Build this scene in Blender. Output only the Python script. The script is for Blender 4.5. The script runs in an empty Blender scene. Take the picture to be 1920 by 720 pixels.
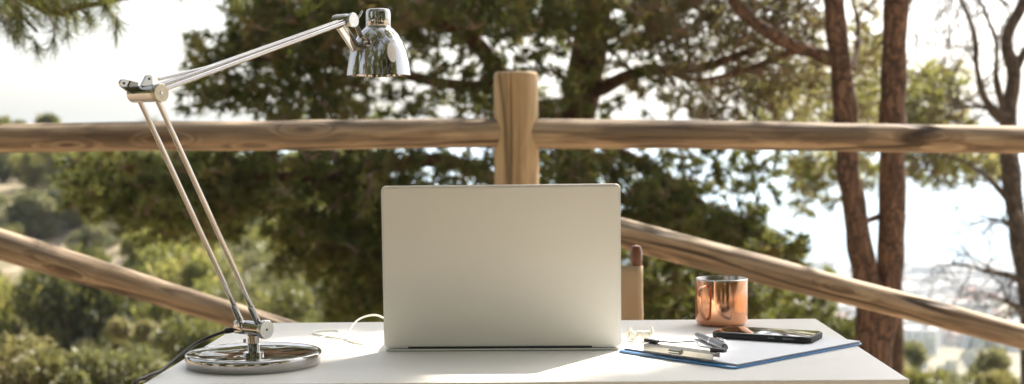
import bpy, bmesh, math, random
import numpy as np
from mathutils import Vector, Matrix, noise

S = bpy.context.scene
COL = S.collection
rad = math.radians
SUN_AZ, SUN_EL = rad(34.0), rad(47.0)          # azimuth clockwise from +Y (behind the scene, to the right)

# ------------------------------------------------------------------ camera
PITCH, YAW, ROLL, CAM_H, FPX = rad(2.1585), rad(1.2974), rad(0.6112), 1.064, 2547.0
fw = Vector((-math.sin(YAW)*math.cos(PITCH), math.cos(YAW)*math.cos(PITCH), -math.sin(PITCH)))
rt = Vector((math.cos(YAW), math.sin(YAW), 0)); up = rt.cross(fw)
r2 = rt*math.cos(ROLL) - up*math.sin(ROLL); u2 = up*math.cos(ROLL) + rt*math.sin(ROLL)
cd = bpy.data.cameras.new('camera'); cam = bpy.data.objects.new('camera', cd); COL.objects.link(cam)
M3 = Matrix((r2, u2, -fw)).transposed()
cam.matrix_world = Matrix.Translation((0, 0, CAM_H)) @ M3.to_4x4()
cd.sensor_width = 36; cd.lens = FPX/1920*36
cd.clip_start = 0.05; cd.clip_end = 60000
cd.dof.use_dof = True; cd.dof.focus_distance = 2.02; cd.dof.aperture_fstop = 4.9; cd.dof.aperture_blades = 0
S.camera = cam
def at(px, py, Y):
    """world point seen at photo pixel (1920 wide) at the depth Y"""
    d = fw + r2*((px-960)/FPX) - u2*((py-360)/FPX)
    t = Y/d.y
    return Vector((d.x*t, Y, CAM_H + d.z*t))

# ------------------------------------------------------------------ world, sun, exposure
w = bpy.data.worlds.new('World'); S.world = w; w.use_nodes = True
nt = w.node_tree; nt.nodes.clear()
sky = nt.nodes.new('ShaderNodeTexSky'); sky.sky_type = 'NISHITA'; sky.sun_disc = False
sky.sun_elevation = SUN_EL; sky.sun_rotation = SUN_AZ; sky.altitude = 100
sky.air_density = 1.0; sky.dust_density = 3.5; sky.ozone_density = 0.6
hs = nt.nodes.new('ShaderNodeHueSaturation'); hs.inputs['Saturation'].default_value = 0.42
bg = nt.nodes.new('ShaderNodeBackground'); bg.inputs['Strength'].default_value = 0.12
wo = nt.nodes.new('ShaderNodeOutputWorld')
nt.links.new(sky.outputs[0], hs.inputs['Color']); nt.links.new(hs.outputs[0], bg.inputs['Color']); nt.links.new(bg.outputs[0], wo.inputs['Surface'])
sd = bpy.data.lights.new('sun', 'SUN'); sd.energy = 5.0; sd.angle = rad(0.53); sd.color = (1.0, 0.93, 0.82)
so = bpy.data.objects.new('sun', sd); COL.objects.link(so)
sv = Vector((math.sin(SUN_AZ)*math.cos(SUN_EL), math.cos(SUN_AZ)*math.cos(SUN_EL), math.sin(SUN_EL)))
so.rotation_euler = sv.to_track_quat('Z', 'Y').to_euler()
so.location = sv*40
S.view_settings.view_transform = 'Standard'; S.view_settings.look = 'None'
S.view_settings.gamma = 1; S.view_settings.use_curve_mapping = False
S.view_settings.exposure = 1.30
S.cycles.use_denoising = True
S.cycles.max_bounces = 8; S.cycles.diffuse_bounces = 3; S.cycles.glossy_bounces = 4
S.cycles.transmission_bounces = 4; S.cycles.volume_bounces = 1; S.cycles.transparent_max_bounces = 6
S.cycles.sample_clamp_indirect = 6; S.cycles.caustics_refractive = False

# ------------------------------------------------------------------ materials
def mat(name):
    m = bpy.data.materials.new(name); m.use_nodes = True
    n = m.node_tree; return m, n, n.nodes['Principled BSDF']
def N(n, t, **k):
    x = n.nodes.new(t)
    for a, b in k.items():
        if a in x.inputs: x.inputs[a].default_value = b
        else: setattr(x, a, b)
    return x
def L(n, a, b): n.links.new(a, b)
def noise_tex(n, scale, detail=4, rough=0.55, coord='Object', vscale=None, dist=0.0):
    tc = N(n, 'ShaderNodeTexCoord'); src = tc.outputs[coord]
    if vscale:
        mp = N(n, 'ShaderNodeMapping'); mp.inputs['Scale'].default_value = vscale; L(n, src, mp.inputs['Vector']); src = mp.outputs[0]
    t = N(n, 'ShaderNodeTexNoise'); t.inputs['Scale'].default_value = scale; t.inputs['Detail'].default_value = detail
    t.inputs['Roughness'].default_value = rough; t.inputs['Distortion'].default_value = dist
    L(n, src, t.inputs['Vector']); return t
def ramp(n, fac, stops):
    r = N(n, 'ShaderNodeValToRGB'); e = r.color_ramp.elements
    while len(e) < len(stops): e.new(0.5)
    for i, (p, c) in enumerate(stops): e[i].position = p; e[i].color = (c[0], c[1], c[2], 1)
    L(n, fac, r.inputs['Fac']); return r
def bump(n, h, b, strength=0.3, dist=0.01):
    x = N(n, 'ShaderNodeBump'); x.inputs['Strength'].default_value = strength; x.inputs['Distance'].default_value = dist
    L(n, h, x.inputs['Height']); L(n, x.outputs[0], b.inputs['Normal']); return x
def mixc(n, fac, a, b, mode='MIX'):
    m = N(n, 'ShaderNodeMix'); m.data_type = 'RGBA'; m.blend_type = mode
    if isinstance(fac, float): m.inputs[0].default_value = fac
    else: L(n, fac, m.inputs[0])
    for i, v in ((6, a), (7, b)):
        if isinstance(v, tuple): m.inputs[i].default_value = (v[0], v[1], v[2], 1)
        else: L(n, v, m.inputs[i])
    return m.outputs[2]
def math_(n, op, a, b=None, c=None):
    m = N(n, 'ShaderNodeMath'); m.operation = op
    for i, v in enumerate((a, b, c)):
        if v is None: continue
        if isinstance(v, (int, float)): m.inputs[i].default_value = v
        else: L(n, v, m.inputs[i])
    return m.outputs[0]
def plain(name, col, rough=0.5, metal=0.0, nscale=60, var=0.06, bmp=0.0, coat=0.0, rvar=0.06, spec=None):
    m, n, b = mat(name)
    t = noise_tex(n, nscale, 5)
    lo = tuple(c*(1-var) for c in col); hi = tuple(min(1, c*(1+var)) for c in col)
    r = ramp(n, t.outputs['Fac'], [(0.3, lo), (0.7, hi)]); L(n, r.outputs[0], b.inputs['Base Color'])
    t2 = noise_tex(n, nscale*0.35, 6, 0.7)
    mr = N(n, 'ShaderNodeMapRange'); mr.inputs['To Min'].default_value = max(0.0, rough-rvar); mr.inputs['To Max'].default_value = rough+rvar
    L(n, t2.outputs['Fac'], mr.inputs['Value']); L(n, mr.outputs[0], b.inputs['Roughness'])
    b.inputs['Metallic'].default_value = metal; b.inputs['Coat Weight'].default_value = coat
    if spec is not None: b.inputs['Specular IOR Level'].default_value = spec
    if bmp: bump(n, t.outputs['Fac'], b, bmp, 0.002)
    return m

CHROME = plain('chrome', (0.50, 0.48, 0.455), 0.035, 1.0, 90, 0.03, rvar=0.02)
STEEL = plain('brushed_steel', (0.62, 0.60, 0.56), 0.26, 1.0, 120, 0.08)
BRASS = plain('worn_bronze_cap', (0.40, 0.35, 0.26), 0.28, 1.0, 120, 0.12)
COPPER = plain('copper', (0.70, 0.35, 0.20), 0.14, 1.0, 45, 0.05, 0.05, rvar=0.05)
INNER = plain('mug_steel', (0.52, 0.48, 0.43), 0.22, 1.0, 80, 0.05)
LAMI = plain('white_laminate', (0.80, 0.775, 0.715), 0.36, 0, 9, 0.03, rvar=0.07)
LEGW = plain('white_lacquer', (0.74, 0.73, 0.70), 0.4, 0, 30, 0.04)
LIDM = plain('pearl_plastic', (0.84, 0.81, 0.735), 0.60, 0, 5, 0.02, rvar=0.05, spec=0.3)
RIMM = plain('clear_edge_plastic', (0.82, 0.81, 0.78), 0.22, 0, 30, 0.02, coat=0.5)
DARK = plain('dark_plastic', (0.02, 0.02, 0.022), 0.35, 0, 80, 0.2)
KEYS = plain('grey_keys', (0.35, 0.35, 0.34), 0.5, 0, 80, 0.1)
GLASSB = plain('screen_glass', (0.008, 0.009, 0.011), 0.04, 0, 40, 0.2, coat=1.0, rvar=0.02)
CASE = plain('black_case', (0.010, 0.010, 0.011), 0.6, 0, 120, 0.2)
BLUE = plain('blue_acrylic', (0.02, 0.17, 0.42), 0.12, 0, 20, 0.06, coat=0.6)
PAPER = plain('paper', (0.80, 0.80, 0.82), 0.75, 0, 200, 0.015)
CLIP = plain('nickel_clip', (0.46, 0.445, 0.41), 0.2, 1.0, 60, 0.08)
PENG = plain('grey_pen_metal', (0.16, 0.16, 0.17), 0.3, 0.8, 90, 0.08)
PENS = plain('silver_pen_metal', (0.70, 0.70, 0.72), 0.16, 1.0, 90, 0.05)
CORDB = plain('black_rubber_cord', (0.025, 0.018, 0.014), 0.4, 0, 120, 0.2)
CORDW = plain('white_rubber_cord', (0.80, 0.77, 0.70), 0.4, 0, 120, 0.04)
EARW = plain('ivory_plastic', (0.80, 0.76, 0.66), 0.25, 0, 90, 0.03, coat=0.3)
ENAMEL = plain('white_enamel', (0.80, 0.77, 0.73), 0.3, 0, 60, 0.03)
CANVAS, n, b = mat('beige_canvas')
t = noise_tex(n, 420, 3, vscale=(1, 1, 0.4)); t2 = noise_tex(n, 14, 5)
c = mixc(n, t2.outputs['Fac'], (0.42, 0.30, 0.18), (0.60, 0.46, 0.31)); L(n, c, b.inputs['Base Color'])
b.inputs['Roughness'].default_value = 0.9; b.inputs['Subsurface Weight'].default_value = 0.0; bump(n, t.outputs['Fac'], b, 0.5, 0.002)
TEAK, n, b = mat('varnished_teak')
t = noise_tex(n, 14, 6, vscale=(6, 6, 0.6)); r = ramp(n, t.outputs['Fac'], [(0.3, (0.09, 0.025, 0.008)), (0.7, (0.26, 0.085, 0.03))])
L(n, r.outputs[0], b.inputs['Base Color']); b.inputs['Roughness'].default_value = 0.3; b.inputs['Coat Weight'].default_value = 0.4

def log_material(name, seed, c_dark, c_mid, c_light, grey, soft=False):
    """round pine log, grain along local X: long streaks, drying cracks, knots that bend the grain"""
    m, n, b = mat(name)
    tc = N(n, 'ShaderNodeTexCoord')
    off = N(n, 'ShaderNodeVectorMath'); off.operation = 'ADD'; off.inputs[1].default_value = (seed*3.1, seed*1.7, seed*0.9)
    L(n, tc.outputs['Object'], off.inputs[0])
    mk = N(n, 'ShaderNodeMapping'); mk.inputs['Scale'].default_value = (3.4, 13.0, 13.0); L(n, off.outputs[0], mk.inputs['Vector'])
    vo = N(n, 'ShaderNodeTexVoronoi'); vo.inputs['Scale'].default_value = 1.0; L(n, mk.outputs[0], vo.inputs['Vector'])
    kn = N(n, 'ShaderNodeMapRange'); kn.interpolation_type = 'SMOOTHSTEP'
    kn.inputs['From Min'].default_value = 0.05; kn.inputs['From Max'].default_value = 0.42; kn.inputs['To Min'].default_value = 1; kn.inputs['To Max'].default_value = 0
    L(n, vo.outputs['Distance'], kn.inputs['Value'])
    sc = N(n, 'ShaderNodeMapping'); sc.inputs['Scale'].default_value = (0.9, 16, 16); L(n, off.outputs[0], sc.inputs['Vector'])
    wig = noise_tex(n, 1.3, 3)
    bend = N(n, 'ShaderNodeVectorMath'); bend.operation = 'SCALE'; L(n, wig.outputs['Color'], bend.inputs[0]); bend.inputs['Scale'].default_value = 2.4
    add = N(n, 'ShaderNodeVectorMath'); add.operation = 'ADD'; L(n, sc.outputs[0], add.inputs[0]); L(n, bend.outputs[0], add.inputs[1])
    kv = N(n, 'ShaderNodeCombineXYZ'); kk = math_(n, 'MULTIPLY', kn.outputs[0], 1.5)
    L(n, kk, kv.inputs[1]); L(n, kk, kv.inputs[2])
    add2 = N(n, 'ShaderNodeVectorMath'); add2.operation = 'ADD'; L(n, add.outputs[0], add2.inputs[0]); L(n, kv.outputs[0], add2.inputs[1])
    g = N(n, 'ShaderNodeTexNoise'); g.inputs['Scale'].default_value = 1.0; g.inputs['Detail'].default_value = 6; g.inputs['Roughness'].default_value = 0.62
    L(n, add2.outputs[0], g.inputs['Vector'])
    base = ramp(n, g.outputs['Fac'], [(0.40, c_dark), (0.49, c_mid), (0.60, c_light)])
    gt = noise_tex(n, 3.1, 5, vscale=(0.6, 4, 4)); gf = math_(n, 'MULTIPLY', gt.outputs['Fac'], 0.6)
    c1 = mixc(n, gf, base.outputs[0], grey)
    # fine streaks and weather stains
    fs = N(n, 'ShaderNodeMapping'); fs.inputs['Scale'].default_value = (2.6, 60, 60); L(n, add2.outputs[0] if False else off.outputs[0], fs.inputs['Vector'])
    ft = N(n, 'ShaderNodeTexNoise'); ft.inputs['Scale'].default_value = 1.0; ft.inputs['Detail'].default_value = 4; ft.inputs['Distortion'].default_value = 0.5; L(n, fs.outputs[0], ft.inputs['Vector'])
    fr = ramp(n, ft.outputs['Fac'], [(0.32, (0.55, 0.50, 0.44)), (0.5, (1.0, 0.99, 0.97)), (0.66, (1.25, 1.22, 1.16))])
    c1 = mixc(n, 0.5 if soft else 1.0, c1, fr.outputs[0], 'MULTIPLY')
    # knots: dark heart
    kd = N(n, 'ShaderNodeMapRange'); kd.inputs['From Min'].default_value = 0.07; kd.inputs['From Max'].default_value = 0.22; kd.inputs['To Min'].default_value = 0.62; kd.inputs['To Max'].default_value = 0
    L(n, vo.outputs['Distance'], kd.inputs['Value'])
    c2 = mixc(n, kd.outputs[0], c1, (0.06, 0.028, 0.014))
    # drying cracks: thin lines where a long stretched noise crosses its middle value
    ms = N(n, 'ShaderNodeMapping'); ms.inputs['Scale'].default_value = (0.55, 7.5, 7.5); L(n, off.outputs[0], ms.inputs['Vector'])
    cr = N(n, 'ShaderNodeTexNoise'); cr.inputs['Scale'].default_value = 1.0; cr.inputs['Detail'].default_value = 2; L(n, ms.outputs[0], cr.inputs['Vector'])
    cd_ = math_(n, 'ABSOLUTE', math_(n, 'SUBTRACT', cr.outputs['Fac'], 0.5))
    cm = N(n, 'ShaderNodeMapRange'); cm.inputs['From Min'].default_value = 0.006; cm.inputs['From Max'].default_value = 0.018; cm.inputs['To Min'].default_value = 1; cm.inputs['To Max'].default_value = 0
    L(n, cd_, cm.inputs['Value'])
    gate = noise_tex(n, 1.7, 2); gg = N(n, 'ShaderNodeMapRange'); gg.inputs['From Min'].default_value = 0.40; gg.inputs['From Max'].default_value = 0.50; L(n, gate.outputs['Fac'], gg.inputs['Value'])
    cf = math_(n, 'MULTIPLY', cm.outputs[0], gg.outputs[0])
    c3 = mixc(n, math_(n, 'MULTIPLY', cf, 0.55 if soft else 0.85), c2, (0.035, 0.02, 0.012)); L(n, c3, b.inputs['Base Color'])
    b.inputs['Roughness'].default_value = 0.78
    hh = math_(n, 'SUBTRACT', g.outputs['Fac'], math_(n, 'MULTIPLY', cf, 1.5)); bump(n, hh, b, 0.5, 0.006)
    return m
RAILM = [log_material('pine_rail_wood_%s' % k, s, (0.12, 0.072, 0.040), (0.32, 0.215, 0.125), (0.50, 0.38, 0.25), (0.33, 0.275, 0.21))
         for k, s in (('plain', 1.0), ('knotty', 4.3), ('cracked', 7.7), ('grey', 11.2))]
POSTM = log_material('pine_post_wood', 3.0, (0.36, 0.235, 0.115), (0.46, 0.32, 0.17), (0.56, 0.415, 0.235), (0.45, 0.35, 0.22), True)

def bark_material(name, a, b_, sc=1.0):
    m, n, b = mat(name)
    t = noise_tex(n, 9*sc, 8, 0.7, vscale=(2.2, 2.2, 0.7), dist=0.6)
    vo = N(n, 'ShaderNodeTexVoronoi'); vo.feature = 'DISTANCE_TO_EDGE'; vo.inputs['Scale'].default_value = 17*sc
    tc = N(n, 'ShaderNodeTexCoord'); mp = N(n, 'ShaderNodeMapping'); mp.inputs['Scale'].default_value = (1.7, 1.7, 0.42)
    L(n, tc.outputs['Object'], mp.inputs['Vector'])
    dn = noise_tex(n, 7, 4); ds = N(n, 'ShaderNodeVectorMath'); ds.operation = 'SCALE'; ds.inputs['Scale'].default_value = 0.22; L(n, dn.outputs['Color'], ds.inputs[0])
    da = N(n, 'ShaderNodeVectorMath'); da.operation = 'ADD'; L(n, mp.outputs[0], da.inputs[0]); L(n, ds.outputs[0], da.inputs[1]); L(n, da.outputs[0], vo.inputs['Vector'])
    r = ramp(n, t.outputs['Fac'], [(0.3, a), (0.72, b_)])
    e = N(n, 'ShaderNodeMapRange'); e.inputs['From Max'].default_value = 0.13; L(n, vo.outputs['Distance'], e.inputs['Value'])
    c = mixc(n, e.outputs[0], (a[0]*0.6, a[1]*0.6, a[2]*0.6), r.outputs[0]); L(n, c, b.inputs['Base Color'])
    b.inputs['Roughness'].default_value = 0.9
    h = math_(n, 'ADD', math_(n, 'MULTIPLY', e.outputs[0], 0.7), t.outputs['Fac']); bump(n, h, b, 0.9, 0.02)
    return m
BARK = bark_material('pine_bark', (0.085, 0.045, 0.027), (0.29, 0.16, 0.095))
BARKG = bark_material('grey_bark', (0.09, 0.065, 0.05), (0.24, 0.18, 0.14))
TWIG = plain('dry_twig', (0.21, 0.145, 0.10), 0.85, 0, 8, 0.3)

def leaf_material(name, stops, trans=0.35):
    m, n, b = mat(name)
    a = N(n, 'ShaderNodeAttribute'); a.attribute_name = 'tint'
    r = ramp(n, a.outputs['Fac'], stops)
    L(n, r.outputs[0], b.inputs['Base Color']); b.inputs['Roughness'].default_value = 0.5
    tr = N(n, 'ShaderNodeBsdfTranslucent'); L(n, mixc(n, 0.5, r.outputs[0], (0.30, 0.30, 0.04), 'ADD'), tr.inputs['Color'])
    mx = N(n, 'ShaderNodeMixShader'); mx.inputs[0].default_value = trans
    L(n, b.outputs[0], mx.inputs[1]); L(n, tr.outputs[0], mx.inputs[2])
    L(n, mx.outputs[0], n.nodes['Material Output'].inputs['Surface']); return m
NEEDLE = leaf_material('pine_needles', [(0.0, (0.042, 0.054, 0.020)), (0.5, (0.105, 0.128, 0.042)), (0.85, (0.19, 0.195, 0.066)), (1.0, (0.24, 0.15, 0.07))], 0.45)
NEEDLEB = leaf_material('dry_pine_needles', [(0.0, (0.09, 0.062, 0.036)), (0.55, (0.17, 0.125, 0.075)), (0.85, (0.16, 0.155, 0.065)), (1.0, (0.28, 0.20, 0.12))], 0.4)
NEEDLEY = leaf_material('yellow_pine_needles', [(0.0, (0.10, 0.11, 0.035)), (0.6, (0.20, 0.195, 0.07)), (1.0, (0.32, 0.24, 0.11))], 0.5)  # yellow-green needle colour, varying by tuft
SHRUB = leaf_material('shrub_leaves', [(0.0, (0.045, 0.052, 0.018)), (0.5, (0.12, 0.125, 0.042)), (1.0, (0.23, 0.205, 0.075))], 0.3)
OLIVE = leaf_material('silvery_shrub_leaves', [(0.0, (0.09, 0.10, 0.045)), (0.5, (0.20, 0.20, 0.10)), (1.0, (0.34, 0.315, 0.18))], 0.25)
GOLD = leaf_material('dry_grass_blades', [(0.0, (0.12, 0.12, 0.05)), (0.5, (0.22, 0.19, 0.09)), (1.0, (0.34, 0.27, 0.15))], 0.3)

# ------------------------------------------------------------------ object helpers
def link(name, me, m, parent=None):
    o = bpy.data.objects.new(name, me); COL.objects.link(o)
    if m: me.materials.append(m)
    if parent: o.parent = parent
    return o
def tag(o, label=None, cat=None, group=None, kind=None):
    if label: o['label'] = label
    if cat: o['category'] = cat
    if group: o['group'] = group
    if kind: o['kind'] = kind
    return o
def empty(name, loc=(0, 0, 0), rz=0.0):
    o = bpy.data.objects.new(name, None); COL.objects.link(o); o.location = loc; o.rotation_euler.z = rz
    o.empty_display_size = 0.1; return o
def fin(name, bm, m, parent=None, smooth=True, angle=40, loc=None):
    me = bpy.data.meshes.new(name); bmesh.ops.recalc_face_normals(bm, faces=bm.faces)
    if smooth:
        for f in bm.faces: f.smooth = True
        for e in bm.edges:
            if len(e.link_faces) == 2 and e.calc_face_angle(0) > rad(angle): e.smooth = False
    bm.to_mesh(me); bm.free(); o = link(name, me, m, parent)
    if loc: o.location = loc
    return o
def a_box(bm, c, s, bev=0.0, seg=2, rot=None):
    g = bmesh.ops.create_cube(bm, size=1.0); vs = g['verts']
    bmesh.ops.scale(bm, vec=s, verts=vs)
    if bev:
        es = list({e for v in vs for e in v.link_edges})
        r = bmesh.ops.bevel(bm, geom=es, offset=bev, segments=seg, affect='EDGES', profile=0.5)
        vs = list({v for f in r['faces'] for v in f.verts} | {v for v in vs if v.is_valid})
    if rot is not None: bmesh.ops.rotate(bm, cent=(0, 0, 0), matrix=rot, verts=vs)
    bmesh.ops.translate(bm, vec=c, verts=vs)
    return vs
def slab(bm, pts, z0, z1, bev=0.0, seg=2):
    """prism over a 2-D outline"""
    lo = [bm.verts.new((x, y, z0)) for x, y in pts]; hi = [bm.verts.new((x, y, z1)) for x, y in pts]
    fs = [bm.faces.new(lo[::-1]), bm.faces.new(hi)]
    k = len(pts)
    for i in range(k): bm.faces.new((lo[i], lo[(i+1) % k], hi[(i+1) % k], hi[i]))
    if bev:
        es = [e for f in fs for e in f.edges]
        bmesh.ops.bevel(bm, geom=es, offset=bev, segments=seg, affect='EDGES', profile=0.5)
def round_rect(w_, h_, r, k=6, cx=0, cy=0):
    o = []
    for sx, sy, a0 in ((1, 1, 0), (-1, 1, 90), (-1, -1, 180), (1, -1, 270)):
        for i in range(k+1):
            a = rad(a0 + 90*i/k); o.append((cx+sx*(w_/2-r)+r*math.cos(a), cy+sy*(h_/2-r)+r*math.sin(a)))
    return o
def lathe(bm, prof, seg=48, cap=True):
    rings = []
    for r, z in prof:
        if r < 1e-6: rings.append([bm.verts.new((0, 0, z))])
        else: rings.append([bm.verts.new((r*math.cos(2*math.pi*i/seg), r*math.sin(2*math.pi*i/seg), z)) for i in range(seg)])
    vs = [v for q in rings for v in q]
    for A, B in zip(rings, rings[1:]):
        for i in range(seg):
            j = (i+1) % seg
            if len(A) == 1 and len(B) == 1: continue
            if len(A) == 1: bm.faces.new((A[0], B[i], B[j]))
            elif len(B) == 1: bm.faces.new((A[i], A[j], B[0]))
            else: bm.faces.new((A[i], A[j], B[j], B[i]))
    return vs
def orient(bm, vs, axis, loc):
    q = Vector((0, 0, 1)).rotation_difference(Vector(axis).normalized()).to_matrix()
    bmesh.ops.rotate(bm, cent=(0, 0, 0), matrix=q, verts=vs); bmesh.ops.translate(bm, vec=loc, verts=vs)
def smooth_path(pts, n):
    P = [Vector(p) for p in pts]
    if len(P) < 3: return [P[0].lerp(P[-1], i/n) for i in range(n+1)]
    Q = [2*P[0]-P[1]] + P + [2*P[-1]-P[-2]]; out = []
    m = max(1, n//(len(P)-1))
    for i in range(len(P)-1):
        a, b_, c, d = Q[i:i+4]
        for k in range(m):
            t = k/m
            out.append(0.5*((2*b_)+(c-a)*t+(2*a-5*b_+4*c-d)*t*t+(3*b_-a-3*c+d)*t**3))
    out.append(P[-1]); return out
def tube(bm, pts, rs, seg=10, wob=0.0, wf=3.0, caps=True, flat=None):
    """swept tube; rs one radius or a list spread evenly along the path"""
    n_ = len(pts); vs = []
    if not hasattr(rs, '__len__'): rs = [rs]
    def R_(i):
        if len(rs) == 1: return rs[0]
        t = i/(n_-1)*(len(rs)-1); k = min(int(t), len(rs)-2); return rs[k]*(1-(t-k))+rs[k+1]*(t-k)
    prev = None; rings = []
    for i in range(n_):
        T = (pts[min(i+1, n_-1)]-pts[max(i-1, 0)]).normalized()
        if prev is None:
            u = T.orthogonal().normalized() if flat is None else (Vector(flat)-T*Vector(flat).dot(T)).normalized()
        else: u = (prev-T*prev.dot(T)).normalized()
        prev = u; v = T.cross(u); ring = []
        for k in range(seg):
            a = 2*math.pi*k/seg; d = u*math.cos(a)+v*math.sin(a); r = R_(i)
            p = pts[i]+d*r
            if wob: p += d*r*wob*noise.noise(p*wf+Vector((7.1, 3.3, 1.9)))
            ring.append(bm.verts.new(p))
        rings.append(ring); vs += ring
    for A, B in zip(rings, rings[1:]):
        for k in range(seg): bm.faces.new((A[k], A[(k+1) % seg], B[(k+1) % seg], B[k]))
    if caps: bm.faces.new(rings[0][::-1]); bm.faces.new(rings[-1])
    return vs
def rod(bm, a, b_, r, seg=14): return tube(bm, [Vector(a), Vector(a).lerp(Vector(b_), .5), Vector(b_)], r, seg)
def cyl(bm, a, b_, r, bev=0.001, seg=32):
    a, b_ = Vector(a), Vector(b_); h = (b_-a).length
    vs = lathe(bm, [(0, 0), (r-bev, 0), (r, bev), (r, h-bev), (r-bev, h), (0, h)], seg); orient(bm, vs, b_-a, a)

# ------------------------------------------------------------------ terrain, sea
def sst(a, b_, x):
    t = np.clip((x-a)/(b_-a), 0, 1); return t*t*(3-2*t)
def height(x, y):
    """terrace by the fence, a valley and hill to the left, a long fall to the coast on the right"""
    x = np.asarray(x, float); y = np.asarray(y, float)
    d = np.maximum(y, 1e-3); u = x/np.maximum(d, 1.0)
    hl = np.interp(d, [5.0, 7.5, 12, 24, 40, 62, 80, 140, 300, 800, 1500, 30000], [0, -1.1, -2.5, -3.3, -2.9, -0.6, -0.5, -9, -40, -92, -108, -112])
    hr = np.interp(d, [5.0, 7.5, 12, 25, 60, 200, 480, 640, 1010, 1080, 30000], [0, -0.9, -2.6, -7.5, -20, -60, -93, -96.5, -98.5, -104, -104])
    wl = sst(0.02, -0.13, u)
    h = wl*hl + (1-wl)*hr
    bump_ = (np.sin(x*0.31+1.3)*np.cos(y*0.23)+0.5*np.sin(x*0.9+y*0.7))*0.35
    h = h + bump_*sst(14, 26, d)*(1-sst(300, 640, d))
    town = 5.0*np.sin(x*0.011+0.7)*np.sin(y*0.013) * sst(560, 700, d)*(1-sst(900, 1000, d))
    h = h + np.abs(town)
    back = sst(5.0, 5.6, y)
    side = np.abs(x) > 60
    return np.where(y <= 5.0, 0.0, h)
def terrain():
    nr, na = 170, 300
    rr = np.concatenate([[0.0], np.geomspace(1.0, 16000, nr-1)])
    # more angles in front of the camera
    a = np.concatenate([np.linspace(-0.75, 0.75, 220, endpoint=False), np.linspace(0.75, 2*np.pi-0.75, na-220, endpoint=False)])
    A, Rr = np.meshgrid(a, rr[1:]); X = np.sin(A)*Rr; Y = np.cos(A)*Rr
    Z = height(X, Y)
    # behind the camera and off to the sides the land stays level
    V = np.concatenate([[[0, 0, 0]], np.stack([X, Y, Z], -1).reshape(-1, 3)])
    F = []
    for j in range(na): F.append((0, 1+(j+1) % na, 1+j))
    for i in range(nr-2):
        for j in range(na):
            k = (j+1) % na; F.append((1+i*na+j, 1+i*na+k, 1+(i+1)*na+k, 1+(i+1)*na+j))
    me = bpy.data.meshes.new('ground'); me.from_pydata(V.tolist(), [], F); me.polygons.foreach_set('use_smooth', [True]*len(F)); me.update()
    m, n, b = mat('sandy_earth_and_scrub')
    tc = N(n, 'ShaderNodeTexCoord')
    t = noise_tex(n, 0.35, 9, 0.65); fine = noise_tex(n, 22, 6, 0.7)
    earth = ramp(n, fine.outputs['Fac'], [(0.3, (0.29, 0.22, 0.15)), (0.7, (0.43, 0.34, 0.245))])
    scrub = ramp(n, fine.outputs['Fac'], [(0.3, (0.09, 0.09, 0.038)), (0.52, (0.17, 0.145, 0.075)), (0.75, (0.28, 0.18, 0.13))])
    sx = N(n, 'ShaderNodeSeparateXYZ'); L(n, tc.outputs['Object'], sx.inputs[0])
    mr = N(n, 'ShaderNodeMapRange'); mr.inputs['From Min'].default_value = 5.2; mr.inputs['From Max'].default_value = 8; L(n, sx.outputs['Y'], mr.inputs['Value'])
    pr = N(n, 'ShaderNodeMapRange'); pr.inputs['From Min'].default_value = 0.36; pr.inputs['From Max'].default_value = 0.50; L(n, t.outputs['Fac'], pr.inputs['Value'])
    far = mixc(n, pr.outputs[0], earth.outputs[0], scrub.outputs[0])
    L(n, mixc(n, mr.outputs[0], earth.outputs[0], far), b.inputs['Base Color']); b.inputs['Roughness'].default_value = 0.95
    bump(n, fine.outputs['Fac'], b, 0.6, 0.03)
    return tag(link('ground', me, m), 'sandy terrace ground falling away into a scrubby valley', 'ground', kind='structure')
terrain()
bm = bmesh.new()
bmesh.ops.create_circle(bm, cap_ends=True, radius=16000, segments=96)
m, n, b = mat('sea_water'); b.inputs['Base Color'].default_value = (0.07, 0.17, 0.25, 1); b.inputs['Roughness'].default_value = 0.12; b.inputs['Specular IOR Level'].default_value = 0.35
t = noise_tex(n, 0.06, 8, 0.7, coord='Object'); bump(n, t.outputs['Fac'], b, 0.35, 2.0)
o = fin('sea', bm, m, smooth=False); o.location = (0, 0, -100); tag(o, 'pale hazy sea filling the distance', 'sea', kind='structure')
bm = bmesh.new(); a_box(bm, (0, 0, -44.0), (32400, 32400, 125.0))
hz = fin('haze', bm, None, smooth=False); hm = bpy.data.materials.new('haze_air'); hm.use_nodes = True; hn = hm.node_tree; hn.nodes.clear()
pv = hn.nodes.new('ShaderNodeVolumePrincipled'); pv.inputs['Color'].default_value = (0.74, 0.87, 1.0, 1); pv.inputs['Density'].default_value = 0.0003; pv.inputs['Anisotropy'].default_value = 0.3
ho = hn.nodes.new('ShaderNodeOutputMaterial'); hn.links.new(pv.outputs[0], ho.inputs['Volume']); hz.data.materials.append(hm)
tag(hz, 'pale sea haze over the valley', 'haze', kind='stuff')

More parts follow.
